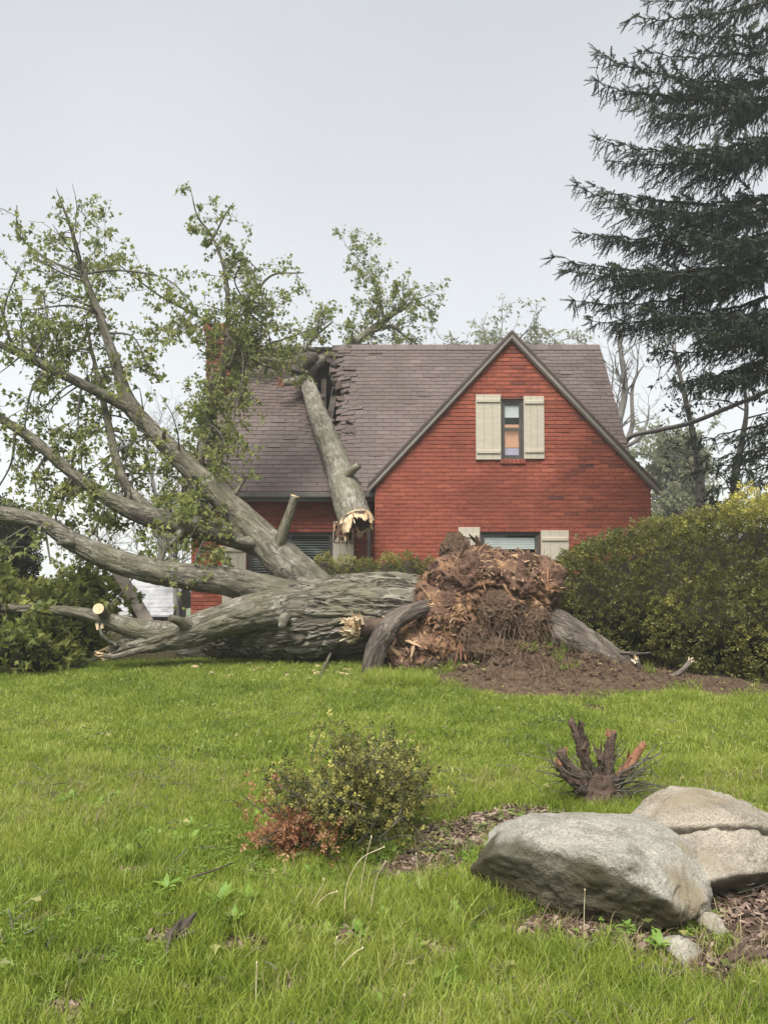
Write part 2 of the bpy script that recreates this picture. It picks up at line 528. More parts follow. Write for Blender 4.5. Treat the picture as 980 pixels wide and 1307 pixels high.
M['plank'] = simple_mat('weathered_plank', [(.3, (.2, .165, .135)), (.7, (.33, .285, .24))], 6, .85, .3, (1, 1, .2))
M['shed_wall'] = simple_mat('shed_boards', [(.3, (.035, .028, .025)), (.7, (.07, .058, .05))], 4, .9, .2)
M['shed_roof'] = simple_mat('wet_grey_shingles', [(.3, (.16, .16, .165)), (.7, (.36, .365, .375))], 3, .35, .3, spec=.5)
M['metal'] = simple_mat('dark_vent_metal', [(.3, (.05, .045, .042)), (.7, (.09, .08, .075))], 5, .5, 0)

def brick_material():
    m, n, l, b = new_mat('red_brick')
    p = pos_coord(n)
    t = noise_tex(n, l, 26, 5, p)
    big = noise_tex(n, l, 0.9, 4, p)
    r = ramp(n, [(0, (.10, .036, .03)), (.22, (.19, .052, .034)), (.5, (.26, .067, .039)), (.78, (.31, .088, .052)), (1, (.38, .135, .088))])
    l.new(attr(n, 'tint').outputs['Fac'], r.inputs[0])
    rs = ramp(n, [(.3, (.72, .72, .72)), (.7, (1.15, 1.15, 1.15))])
    l.new(t.outputs['Fac'], rs.inputs[0])
    c = mixrgb(n, l, r.outputs[0], rs.outputs[0], 1.0, 'MULTIPLY')
    rb = ramp(n, [(.36, (.66, .62, .6)), (.55, (1, 1, 1))])      # broad weathering stains
    l.new(big.outputs['Fac'], rb.inputs[0])
    c = mixrgb(n, l, c, rb.outputs[0], 0.85, 'MULTIPLY')
    l.new(c, b.inputs['Base Color'])
    b.inputs['Roughness'].default_value = 0.8
    b.inputs['Specular IOR Level'].default_value = 0.3
    add_bump(n, l, b, t.outputs['Fac'], .5, .008)
    return m
M['brick'] = brick_material()

def shingle_material():
    m, n, l, b = new_mat('slate_brown_shingle')
    p = pos_coord(n)
    t = noise_tex(n, l, 34, 5, p)
    big = noise_tex(n, l, 0.8, 4, p)
    r = ramp(n, [(0, (.046, .032, .028)), (.25, (.078, .057, .050)), (.6, (.094, .070, .062)), (.9, (.112, .085, .077)), (1, (.135, .098, .082))])
    l.new(attr(n, 'tint').outputs['Fac'], r.inputs[0])
    rs = ramp(n, [(.3, (.78, .78, .78)), (.7, (1.15, 1.15, 1.15))])
    l.new(t.outputs['Fac'], rs.inputs[0])
    c = mixrgb(n, l, r.outputs[0], rs.outputs[0], 1.0, 'MULTIPLY')
    rb = ramp(n, [(.35, (.8, .76, .74)), (.6, (1.05, 1.05, 1.07))])
    l.new(big.outputs['Fac'], rb.inputs[0])
    c = mixrgb(n, l, c, rb.outputs[0], 0.9, 'MULTIPLY')
    l.new(c, b.inputs['Base Color'])
    b.inputs['Roughness'].default_value = 0.6
    b.inputs['Specular IOR Level'].default_value = 0.3
    add_bump(n, l, b, t.outputs['Fac'], .4, .006)
    return m
M['shingle'] = shingle_material()

def glass_material():
    m, n, l, b = new_mat('window_glass')
    n.remove(b)
    g = n.new('ShaderNodeBsdfGlossy'); g.inputs['Roughness'].default_value = 0.04
    t = n.new('ShaderNodeBsdfTransparent'); t.inputs['Color'].default_value = (.86, .88, .87, 1)
    fr = n.new('ShaderNodeFresnel')
    ge = n.new('ShaderNodeNewGeometry'); io = n.new('ShaderNodeMath'); io.operation = 'MULTIPLY_ADD'
    io.inputs[1].default_value = 1 / 1.5 - 1.5; io.inputs[2].default_value = 1.5      # thin sheet: both faces reflect alike
    l.new(ge.outputs['Backfacing'], io.inputs[0]); l.new(io.outputs[0], fr.inputs['IOR'])
    ms = n.new('ShaderNodeMixShader')
    l.new(fr.outputs[0], ms.inputs[0]); l.new(t.outputs[0], ms.inputs[1]); l.new(g.outputs[0], ms.inputs[2])
    l.new(ms.outputs[0], n['Material Output'].inputs['Surface'])
    return m
M['glass'] = glass_material()

def rock_material(name, base, dark, stain_shade, stain_shade_amt):
    m, n, l, b = new_mat(name)
    p = pos_coord(n)
    co = scaled(n, l, p, (1, 1, 2.2))
    t = noise_tex(n, l, 5, 8, co, .65, .5)
    t2 = noise_tex(n, l, 45, 5, p, .7)
    big = noise_tex(n, l, 1.7, 3, p)
    r = ramp(n, [(.25, dark), (.5, base), (.78, tuple(min(1, x * 1.35) for x in base))])
    l.new(t.outputs['Fac'], r.inputs[0])
    t2.inputs['Scale'].default_value = 95
    rs = ramp(n, [(.32, (.4, .4, .4)), (.6, (1.2, 1.2, 1.2))])
    l.new(t2.outputs['Fac'], rs.inputs[0])
    c = mixrgb(n, l, r.outputs[0], rs.outputs[0], .9, 'MULTIPLY')
    rl_ = ramp(n, [(.54, (0, 0, 0)), (.66, (1, 1, 1))])     # pale lichen crusts and rusty patches
    l.new(big.outputs['Fac'], rl_.inputs[0])
    c = mixrgb(n, l, c, (.27, .225, .15), rl_.outputs[0])
    st = mixrgb(n, l, c, stain_shade, attr(n, 'tint').outputs['Fac'])  # tint mixes in the stain together with painted overhang and recess shade
    l.new(st, b.inputs['Base Color'])
    b.inputs['Roughness'].default_value = .75
    b.inputs['Specular IOR Level'].default_value = .3
    mm = n.new('ShaderNodeMath'); mm.operation = 'ADD'
    l.new(t.outputs['Fac'], mm.inputs[0]); l.new(t2.outputs['Fac'], mm.inputs[1])
    add_bump(n, l, b, mm.outputs[0], .8, .03)
    return m
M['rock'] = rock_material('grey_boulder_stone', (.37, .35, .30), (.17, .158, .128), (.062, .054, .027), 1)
M['rock_tan'] = rock_material('tan_boulder_stone', (.36, .318, .255), (.19, .163, .126), (.08, .066, .042), 1)

def grass_material():
    m, n, l, b = new_mat('grass_blades')
    p = pos_coord(n)
    big = noise_tex(n, l, .55, 4, p)
    mid = noise_tex(n, l, 3.2, 4, p)
    oi = n.new('ShaderNodeObjectInfo')
    def msum(a, b_, wa, wb):
        x = n.new('ShaderNodeMath'); x.operation = 'MULTIPLY'; l.new(a, x.inputs[0]); x.inputs[1].default_value = wa
        y = n.new('ShaderNodeMath'); y.operation = 'MULTIPLY_ADD'; l.new(b_, y.inputs[0]); y.inputs[1].default_value = wb
        l.new(x.outputs[0], y.inputs[2])
        return y.outputs[0]
    f = msum(big.outputs['Fac'], mid.outputs['Fac'], .85, .6)
    f2 = n.new('ShaderNodeMath'); f2.operation = 'MULTIPLY_ADD'
    l.new(oi.outputs['Random'], f2.inputs[0]); f2.inputs[1].default_value = .22
    fo = n.new('ShaderNodeMath'); fo.operation = 'SUBTRACT'; fo.inputs[1].default_value = .175; l.new(f, fo.inputs[0]); l.new(fo.outputs[0], f2.inputs[2])
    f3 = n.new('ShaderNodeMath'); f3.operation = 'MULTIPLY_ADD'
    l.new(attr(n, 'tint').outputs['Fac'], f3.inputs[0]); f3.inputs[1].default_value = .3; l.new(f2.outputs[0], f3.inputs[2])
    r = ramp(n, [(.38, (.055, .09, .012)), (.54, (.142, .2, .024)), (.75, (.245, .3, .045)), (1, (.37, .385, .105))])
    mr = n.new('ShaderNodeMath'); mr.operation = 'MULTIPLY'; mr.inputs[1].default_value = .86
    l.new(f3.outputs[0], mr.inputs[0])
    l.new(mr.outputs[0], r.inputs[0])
    l.new(r.outputs[0], b.inputs['Base Color'])
    b.inputs['Roughness'].default_value = .45
    b.inputs['Specular IOR Level'].default_value = .35
    tr = n.new('ShaderNodeBsdfTranslucent')
    g = n.new('ShaderNodeVectorMath'); g.operation = 'SCALE'; g.inputs['Scale'].default_value = 1.3
    l.new(r.outputs[0], g.inputs[0]); l.new(g.outputs[0], tr.inputs['Color'])
    ms = n.new('ShaderNodeMixShader'); ms.inputs[0].default_value = .4
    l.new(b.outputs[0], ms.inputs[1]); l.new(tr.outputs[0], ms.inputs[2])
    l.new(ms.outputs[0], n['Material Output'].inputs['Surface'])
    return m
M['grass'] = grass_material()

def ground_material():
    m, n, l, b = new_mat('lawn_ground')
    p = pos_coord(n)
    t = noise_tex(n, l, 18, 6, p)
    big = noise_tex(n, l, 1.5, 4, p)
    turf = ramp(n, [(.3, (.03, .05, .010)), (.55, (.065, .10, .018)), (.8, (.11, .15, .03))])
    l.new(t.outputs['Fac'], turf.inputs[0])
    soil = ramp(n, [(.3, (.03, .02, .013)), (.55, (.082, .055, .036)), (.8, (.145, .102, .07))])
    l.new(t.outputs['Fac'], soil.inputs[0])
    c = mixrgb(n, l, turf.outputs[0], soil.outputs[0], attr(n, 'tint').outputs['Fac'])
    l.new(c, b.inputs['Base Color'])
    b.inputs['Roughness'].default_value = .95
    b.inputs['Specular IOR Level'].default_value = .15
    add_bump(n, l, b, t.outputs['Fac'], .8, .03)
    return m
M['ground'] = ground_material()
# ------------------------------------------------------------------ ground: one sheet
def G(px, py):
    """The spot on flat ground that the photograph shows at px, py."""
    u = (px - 490.0) / FPX; v = (653.5 - py) / FPX
    c, s = math.cos(PITCH), math.sin(PITCH)
    dy, dz = c - v * s, s + v * c
    k = -EYE / dz
    return np.array([u * k, dy * k])

SOIL = [((575, 1070), .34, .30), ((530, 1105), .26, .22), ((625, 1050), .26, .2), ((600, 1120), .2, .2), ((660, 1040), .3, .16),
        ((930, 1170), .30, .26), ((985, 1200), .3, .25), ((905, 1230), .2, .12), ((745, 1188), .42, .15), ((850, 1205), .2, .12), ((980, 1140), .3, .3),
        ((310, 1215), .11, .07), ((215, 1205), .10, .10), ((85, 1290), .12, .06), ((450, 1205), .12, .06), ((370, 1260), .07, .05), ((180, 1120), .14, .07),
        ((675, 878), 1.0, .62), ((560, 858), .7, .25), ((590, 852), .7, .4), ((800, 872), .75, .6), ((890, 868), .8, .9), ((980, 872), .9, .8), ((900, 850), .9, .8), ((760, 905), .25, .25), ((640, 1240), .1, .05), ((400, 1190), .17, .05), ((560, 1215), .14, .05), ((120, 1225), .12, .05), ((640, 1268), .16, .04), ((55, 1180), .12, .05), ((500, 1275), .14, .04), ((250, 1265), .1, .03)]
SOILW = [(G(*p), a, b) for p, a, b in SOIL] + [(np.array([1.9, 9.6]), 2.0, 1.3)]

def soil_mask(x, y):
    x = np.asarray(x, float); y = np.asarray(y, float)
    m = np.zeros_like(x)
    p = np.stack([x * 2.2, y * 2.2, np.zeros_like(x) + 3], -1)
    n1 = fbm(p, 3) * .45
    n2 = fbm(p * 5, 3) * .35
    for c, a, b in SOILW:
        d = np.sqrt(((x - c[0]) / a) ** 2 + ((y - c[1]) / b) ** 2) + n1 + n2
        m = np.maximum(m, np.clip((1.15 - d) / .35, 0, 1))
    under = np.clip((y - 10.0 + n1 * .3) / .4, 0, 1)      # litter below the fallen trunk and behind it
    far = np.clip((y - 30) / 10, 0, 1)
    return np.maximum(m, under * .75 * (1 - far))

def zt(x, y):
    x = np.asarray(x, float); y = np.asarray(y, float)
    d = np.maximum(0, y - 13)
    drop = .115 * d * d / (d + 6)
    lx = np.maximum(0, -x - 4.2); ly = np.clip((y - 10.5) / 8, 0, 1)
    drop = drop + .10 * np.minimum(lx, 40) * ly * ly * (3 - 2 * ly)
    z = -30 * (1 - np.exp(-drop / 30))
    p = np.stack([x * .9, y * .9, np.zeros_like(x)], -1)
    near = np.clip(1.5 - np.hypot(x, y - 6) / 12, 0, 1)
    z = z + .05 * fbm(p, 3) * near
    # loose mound of dirt in front of the torn roots
    for (cx, cy), a, b, h in MOUNDS:
        e = ((x - cx) / a) ** 2 + ((y - cy) / b) ** 2
        z = z + h * np.exp(-e * 1.6) * (1 + .45 * fbm(p * 5, 4) + .3 * fbm(p * 16, 3))
    return z
MOUNDS = [(G(680, 868), .95, .55, .30), (G(745, 858), .5, .4, .12), (G(800, 868), .7, .45, .09), (G(600, 850), .6, .35, .08)]

def build_ground():
    def axis(lo, a, b, hi, step, grow):
        mid = np.arange(a, b + 1e-6, step)
        l, s, p = [], step, a
        while p > lo: s *= grow; p -= s; l.append(max(p, lo))
        r, s, p = [], step, b
        while p < hi: s *= grow; p += s; r.append(min(p, hi))
        return np.concatenate([np.array(l[::-1]), mid, np.array(r)])
    xs = axis(-240, -7, 7.5, 240, .05, 1.22)
    ys = axis(-24, 1.5, 12.5, 335, .05, 1.15)
    X, Y = np.meshgrid(xs, ys)
    sm = soil_mask(X, Y)
    Z = zt(X, Y) + sm * .02 * fbm(np.stack([X * 14, Y * 14, X * 0], -1), 3)
    nx, ny = len(xs), len(ys)
    i = (np.arange(ny - 1)[:, None] * nx + np.arange(nx - 1)[None, :])
    q = np.stack([i, i + 1, i + nx + 1, i + nx], -1).reshape(-1, 4)
    mb = MB()
    mb.add(np.stack([X, Y, Z], -1).reshape(-1, 3), q, tint=sm.ravel())
    o = mb.build('lawn_ground', M['ground'], smooth=True)
    o['kind'] = 'structure'
build_ground()

# ------------------------------------------------------------------ the brick house
GX0, GX1, GY = -0.18, 5.21, 15.0          # front gable wing
GAX, GAZ = 2.50, 5.66                     # its apex (brick)
GEZ = 2.78                                # its eave height
MX0, MX1, MY = -3.9, 5.08, 15.6           # main block
EY, EZ, RY, RZ = 15.28, 2.57, 18.0, 6.17  # main roof: eave and ridge
BZ = -1.2
house = thing('brick_house', 'red brick house with steep brown shingle roof and broad front gable', 'house', (1.0, 16.0, -0.35))

COURSE, BL, BH, JOINT = .078, .292, .066, .010
_brick_variants = []
_vr = np.random.default_rng(11)
def brick_tint(r): return float(np.clip(r.normal(.5, .15), 0, 1)) if r.random() > .022 else float(r.uniform(0, .2))
for _k in range(14):
    b_ = MB()
    add_bevel_box(b_, -BL / 2 + JOINT / 2, BL / 2 - JOINT / 2, -.012 + _vr.normal(0, .0025), .05, -BH / 2, BH / 2, .005, brick_tint(_vr))
    me_ = b_.mesh('brick'); me_.materials.append(M['brick'])
    _brick_variants.append(me_)

def brick_spans(u0, u1, row, zc, holes, r):
    """Bricks of one course between u0 and u1, cut where holes are."""
    spans = [(u0, u1)]
    for (a, b, c, d) in holes:
        if c - .01 < zc < d + .01:
            ns = []
            for (s, e) in spans:
                if b <= s or a >= e: ns.append((s, e)); continue
                if a > s: ns.append((s, a))
                if b < e: ns.append((b, e))
            spans = ns
    out = []
    off = (row % 2) * BL / 2 + r.uniform(-.012, .012)
    for (s, e) in spans:
        k = math.floor((s - off) / BL)
        while True:
            a = off + k * BL; b = a + BL
            k += 1
            if a >= e: break
            a2, b2 = max(a, s), min(b, e)
            if b2 - a2 < .03: continue
            out.append((a2, b2, a2 == a and b2 == b))
    return out

def brick_wall(part_name, y, u0, u1, z0, z1, holes, clip=None, singles=0, single_test=None, depth=.28):
    """A wall facing the camera: a recessed mortar body and proud bricks."""
    wall = MB()
    # mortar body, with the openings left open: horizontal strips between the opening edges
    cuts = sorted({z0, z1, *[h[2] for h in holes], *[h[3] for h in holes]})
    steps = []
    for a, b in zip(cuts[:-1], cuts[1:]):
        n = max(1, int(round((b - a) / .25)))
        steps += [(a + (b - a) * k / n, a + (b - a) * (k + 1) / n) for k in range(n)]
    for a, b in steps:
        lo, hi = (u0, u1) if clip is None else clip(b)
        la, ha = (u0, u1) if clip is None else clip(a)
        sp = [[la, ha, lo, hi]]
        zc = (a + b) / 2
        for (h0, h1, h2, h3) in holes:
            if h2 < zc < h3:
                ns = []
                for s in sp:
                    if h0 > s[0] and h1 < s[1]: ns += [[s[0], h0, s[2], h0], [h1, s[1], h1, s[3]]]
                    else: ns.append(s)
                sp = ns
        for (b0, b1, t0, t1) in sp:
            v = np.array([[b0, y, a], [b1, y, a], [b1, y + depth, a], [b0, y + depth, a], [t0, y, b], [t1, y, b], [t1, y + depth, b], [t0, y + depth, b]])
            wall.add(v, BOXQ)
    w = wall.build(part_name, M['mortar'], house)
    r = np.random.default_rng(3)
    rest, cand = [], []
    row = 0
    z = z0 + COURSE / 2
    while z < z1:
        lo, hi = (u0, u1) if clip is None else clip(z + BH / 2)
        if hi - lo > .06:
            for (a, b, full) in brick_spans(lo, hi, row, z, holes, r):
                (cand if full and (single_test is None or single_test((a + b) / 2, z)) else rest).append((a, b, z))
        z += COURSE; row += 1
    cand.sort(key=lambda s: math.hypot((s[0] + s[1]) / 2, s[2] - EYE))
    rest += cand[singles:]
    mb = MB()
    for (a, b, z) in rest:
        add_bevel_box(mb, a + JOINT / 2, b - JOINT / 2, y - .012 + r.normal(0, .0025), y + .05, z - BH / 2, z + BH / 2, .005, brick_tint(r))
    mb.build('brick_courses', M['brick'], w, kind='stuff')
    base = world_loc(w)
    for k, (a, b, z) in enumerate(cand[:singles]):
        o = bpy.data.objects.new('brick', _brick_variants[int(r.integers(14))])
        COL.objects.link(o); o.parent = w
        o.location = np.array([(a + b) / 2, y, z]) - base
    return w

# openings, read off the photograph on the wall planes
def rect(px0, px1, py0, py1, y):
    a, b = PX(px0, py1, y), PX(px1, py0, y)
    return (a[0], b[0], a[2], b[2])
UW = rect(639, 668, 509, 586, GY)         # upper window
LW = rect(613, 689, 678, 742, GY)         # lower gable window
SW = rect(316, 425, 679, 752, MY)         # left window
def gclip(z):
    if z <= GEZ - .08: return (GX0, GX1)
    f = (z - (GEZ - .08)) / (GAZ - .05 - (GEZ - .08))
    return (GX0 + (GAX - GX0) * f, GX1 + (GAX - GX1) * f)
gable_wall = brick_wall('gable_wall', GY, GX0, GX1, BZ, GAZ - .06, [UW, LW], gclip, 300, lambda x, z: z > 1.25 and not (x > 3.6 and z < 2.2))
left_wall = brick_wall('front_wall', MY, MX0, GX0 + .05, BZ, EZ - .08, [SW])

def side_wall(name, x, sign, y0, y1, z0, zf):
    """An end wall facing sideways, topped by the line zf(y)."""
    mb = MB(); br = MB(); r = np.random.default_rng(5)
    n = 24
    ys = np.linspace(y0, y1, n + 1)
    for a, b in zip(ys[:-1], ys[1:]):
        v = np.array([[x - .14, a, z0], [x + .14, a, z0], [x + .14, b, z0], [x - .14, b, z0], [x - .14, a, zf(a)], [x + .14, a, zf(a)], [x + .14, b, zf(b)], [x - .14, b, zf(b)]])
        mb.add(v, BOXQ)
    w = mb.build(name, M['mortar'], house)
    row, z = 0, z0 + COURSE / 2
    top = max(zf(a) for a in ys)
    while z < top:
        ok = [a for a in np.linspace(y0, y1, 200) if zf(a) > z + BH / 2]
        if ok:
            for (a, b, full) in brick_spans(ok[0], ok[-1], row, z, [], r):
                xo = x + sign * .14
                add_box(br, min(xo - sign * .03, xo + sign * .012), max(xo - sign * .03, xo + sign * .012), a + JOINT / 2, b - JOINT / 2, z - BH / 2, z + BH / 2, brick_tint(r))
        z += COURSE; row += 1
    br.build('brick_courses', M['brick'], w, kind='stuff')
def main_zf(y):
    return (EZ - .1 + (y - EY) * (RZ - EZ) / (RY - EY)) if y < RY else (RZ - .1 - (y - RY) * (RZ - EZ) / (RY - EY))
side_wall('end_wall', MX0 + .14, -1, MY + .285, 20.4, BZ, main_zf)
side_wall('end_wall', MX1 - .14, 1, MY + .285, 20.4, BZ, main_zf)
_b = MB(); add_box(_b, MX0 + .3, MX1 - .3, 20.12, 20.4, BZ, EZ - .2); _b.build('rear_wall', M['mortar'], house)
_b = MB(); add_box(_b, GX1 - .28, GX1 - .002, GY + .282, MY + .28, BZ, GEZ - .1); add_box(_b, GX0 + .002, GX0 + .28, GY + .282, MY - .002, BZ, GEZ - .1); _b.build('return_wall', M['mortar'], house)
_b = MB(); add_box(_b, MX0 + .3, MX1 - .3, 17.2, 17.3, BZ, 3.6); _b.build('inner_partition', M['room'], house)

# ---- main roof: u along the house, t from eave to ridge; sags where the limb broke it
SLOPE = np.array([RY - EY, RZ - EZ]); SL = float(np.linalg.norm(SLOPE)); SDIR = SLOPE / SL; SN = np.array([-SDIR[1], SDIR[0]])
LIMB_X0, LIMB_X1 = -.80, -1.78            # where the broken limb crosses the eave and the ridge
def limb_x(t): return LIMB_X0 + (LIMB_X1 - LIMB_X0) * t
def sag(x, t):
    x = np.asarray(x, float); t = np.asarray(t, float)
    d = np.abs(x - limb_x(t))
    s = .22 * np.exp(-(d / .38) ** 2) * np.clip((t - .22) / .35, 0, 1)
    left = np.clip((-1.25 - x) / .9, 0, 1) * np.exp(-np.maximum(0, -2.4 - x) / 2.2)
    return s + .36 * left * np.clip((t - .45) / .5, 0, 1)
def roof_pos(x, t, h=0.0):
    x = np.asarray(x, float); t = np.asarray(t, float)
    hh = h - sag(x, t)
    y = EY + SLOPE[0] * t + SN[0] * hh
    z = EZ + SLOPE[1] * t + SN[1] * hh
    return np.stack([x + 0 * t, y, z], -1)
def hole_d(x, t):
    """Signed distance outside the torn hole beside the limb (metres, negative inside)."""
    c = limb_x(t) + .20
    w = .25 * np.clip((t - .34) / .3, 0, 1) + .16 * np.clip((t - .85) / .1, 0, 1)
    n = (vnoise(np.stack([np.asarray(x) * 5, np.asarray(t) * 26, np.asarray(x) * 0 + 1.7], -1)) - .5) * .2
    return np.abs(x - c) - w + n
RX0, RX1 = MX0 - .02, MX1 + .02
roof = MB()
ux = np.arange(RX0, RX1 + 1e-6, (RX1 - RX0) / 180); tt_ = np.linspace(0, 1, 61)
XX, TT = np.meshgrid(ux, tt_)
V1 = roof_pos(XX, TT, 0).reshape(-1, 3); V0 = roof_pos(XX, TT, -.06).reshape(-1, 3)
nx = len(ux)
for a in range(len(tt_) - 1):
    for b in range(nx - 1):
        if hole_d((ux[b] + ux[b + 1]) / 2, (tt_[a] + tt_[a + 1]) / 2) < -.02: continue
        i = a * nx + b; N0 = len(V1)
        roof.q.append(np.array([[i, i + 1, i + nx + 1, i + nx], [N0 + i, N0 + i + nx, N0 + i + nx + 1, N0 + i + 1]]))
roof.add(np.vstack([V1, V0]))
roof_deck = roof.build('roof', M['dark_wood'], house)
_b = MB()          # rear slope
add_v = np.array([[RX0, RY, RZ], [RX1, RY, RZ], [RX1, 2 * RY - EY, EZ], [RX0, 2 * RY - EY, EZ]])
add_v2 = add_v + np.array([0, -.045, -.06])
_b.add(np.vstack([add_v2, add_v]), BOXQ)
_b.build('rear_slope', M['shingle'], roof_deck)

def in_gable_roof(x, y, z, m=.0):
    """Below the front wing's roof, where the main shingles stop at the valley."""
    zz = GAZ + .06 - abs(x - GAX) * (GAZ - GEZ) / (GAX - GX0)
    return z < zz - m and GX0 - .12 < x < GX1 + .12

EXPO, SW_ = .122, .30
rows = int(round(SL / EXPO))
_shingle_mesh = []
_sr = np.random.default_rng(21)
def shingle_geo(w, length, th, tint, jit, r):
    """Local: x along the course, y up the slope, z out of the roof; butt end is thick."""
    a, b = -w / 2 + .006, w / 2 - .006
    j = r.normal(0, jit, 4)
    v = np.array([[a, 0 + j[0], 0], [b, 0 + j[1], 0], [b, length, 0], [a, length, 0],
                  [a, 0 + j[0], th], [b, 0 + j[1], th], [b, length, .004], [a, length, .004]])
    return v
for _k in range(12):
    b_ = MB(); b_.add(shingle_geo(SW_, EXPO * 1.25, .013, .5, .003, _sr), BOXQ, tint=float(np.clip(_sr.normal(.5, .16), 0, 1)))
    me_ = b_.mesh('shingle'); me_.materials.append(M['shingle'])
    _shingle_mesh.append(me_)

sh_rest = MB(); sh_single = []
for rr in range(rows):
    t0 = rr * EXPO / SL
    x = RX0 - (rr % 2) * SW_ / 2 + _sr.uniform(-.03, .03)
    while x < RX1:
        w = SW_
        x0, x1 = max(x, RX0), min(x + w, RX1)
        x += w
        if x1 - x0 < .04: continue
        xc = (x0 + x1) / 2
        p = roof_pos(xc, t0 + .5 * EXPO / SL)
        if in_gable_roof(xc, p[1], p[2], .1): continue
        hd = float(hole_d(xc, t0 + .5 * EXPO / SL))
        if hd < .02 or _sr.random() < .003: continue
        lift = 0.0; twist = 0.0; slip = 0.0
        if hd < .40 and t0 > .3 and _sr.random() < .7:
            lift = max(0, _sr.normal(.10, .16)) * max(0, 1 - hd / .58); twist = _sr.normal(0, .16) * max(0, 1 - hd / .58); slip = _sr.normal(0, .02)
        elif _sr.random() < .035:
            lift = _sr.uniform(.02, .09); slip = -_sr.uniform(0, .03); twist = _sr.normal(0, .02)
        else:
            twist = _sr.normal(0, .006); slip = _sr.normal(0, .003)
        e = .01
        o0 = roof_pos(xc, t0, .004)
        ax = nrm(roof_pos(xc + e, t0) - roof_pos(xc - e, t0)); ay = nrm(roof_pos(xc, t0 + e) - roof_pos(xc, t0))
        az = np.cross(ax, ay)
        c, s = math.cos(twist), math.sin(twist)
        ax, ay = ax * c + ay * s, ay * c - ax * s
        # lifted at the butt: pivot about the upper end
        c, s = math.cos(lift + .022), math.sin(lift + .022)
        top = o0 + ay * (EXPO * 1.25 + slip)
        ay2 = ay * c - az * s; az2 = az * c + ay * s
        org = top - ay2 * EXPO * 1.25
        full = x1 - x0 > SW_ - .01
        rec = (org, ax, ay2, az2, x1 - x0)
        if full and hd > .02 and (-3.0 < xc < 2.2): sh_single.append((float(np.linalg.norm(org - [0, 0, EYE])), rec))
        else:
            v = shingle_geo(x1 - x0, EXPO * 1.25, .013, .5, .003, _sr)
            sh_rest.add(org + v[:, :1] * ax + v[:, 1:2] * ay2 + v[:, 2:] * az2, BOXQ, tint=float(np.clip(_sr.normal(.5, .16), 0, 1)))
sh_single.sort(key=lambda s: s[0])
from mathutils import Matrix
_rl = world_loc(roof_deck)
for k, (_, (org, ax, ay, az, w)) in enumerate(sh_single):
    if k < 300:
        o = bpy.data.objects.new('shingle', _shingle_mesh[int(_sr.integers(12))])
        COL.objects.link(o); o.parent = roof_deck
        mt = Matrix.Identity(4)
        for i in range(3):
            mt[i][0], mt[i][1], mt[i][2], mt[i][3] = ax[i], ay[i], az[i], (org - _rl)[i]
        o.matrix_local = mt
    else:
        v = shingle_geo(w, EXPO * 1.25, .013, .5, .003, _sr)
        sh_rest.add(org + v[:, :1] * ax + v[:, 1:2] * ay + v[:, 2:] * az, BOXQ, tint=float(np.clip(_sr.normal(.5, .16), 0, 1)))
sh_rest.build('shingle_courses', M['shingle'], roof_deck, kind='stuff')
# ridge caps
rc = MB(); x = RX0
while x < RX1 - .05:
    x1 = min(x + .3, RX1); xm = (x + x1) / 2
    if hole_d(xm, 1.0) > .0:
        p0, p1 = roof_pos(x, 1.0, .03), roof_pos(x1 - .006, 1.0, .03)
        dn = np.array([0, -.085, -.11]); db = np.array([0, .12, -.11]); up = np.array([0, 0, .035])
        rc.add(np.array([p0 + dn, p0 + up, p0 + db, p1 + dn, p1 + up, p1 + db]), [[0, 3, 4, 1], [1, 4, 5, 2]], [[0, 1, 2], [3, 5, 4]], tint=float(_sr.uniform(.3, .8)))
    x = x1
rc.build('ridge_cap', M['shingle'], roof_deck)
# broken rafters showing in the hole
for k in range(5):
    t0 = .45 + .1 * k
    x = limb_x(t0) + _sr.uniform(-.05, .4)
    a = roof_pos(x, t0 - .15, -.16 - .05 * k); b = roof_pos(x + _sr.uniform(-.2, .2), t0 + .18, -.12)
    m_ = MB(); add_beam(m_, a, b, .05, .12, (1, 0, .2)); m_.build('rafter', M['dark_wood'], roof_deck)
# bits of torn shingle standing up along the break
tb = MB()
for k in range(30):
    t0 = _sr.uniform(.36, .98); side = _sr.choice([-1, 1], p=[.4, .6])
    x = limb_x(t0) + .2 + side * _sr.uniform(.18, .42)
    o0 = roof_pos(x, t0, .03)
    ax = nrm(np.array([1, 0, 0]) + _sr.normal(0, .4, 3)); az = nrm(np.array([0, SN[0], SN[1]]) + _sr.normal(0, .5, 3)); ay = nrm(np.cross(az, ax)); az = np.cross(ax, ay)
    v = shingle_geo(_sr.uniform(.1, .26), _sr.uniform(.08, .2), .016, .5, .02, _sr)
    tb.add(o0 + v[:, :1] * ax + v[:, 1:2] * ay + v[:, 2:] * az, BOXQ, tint=float(_sr.uniform(0, .6)))
tb.build('torn_shingles', M['shingle'], roof_deck, kind='stuff')

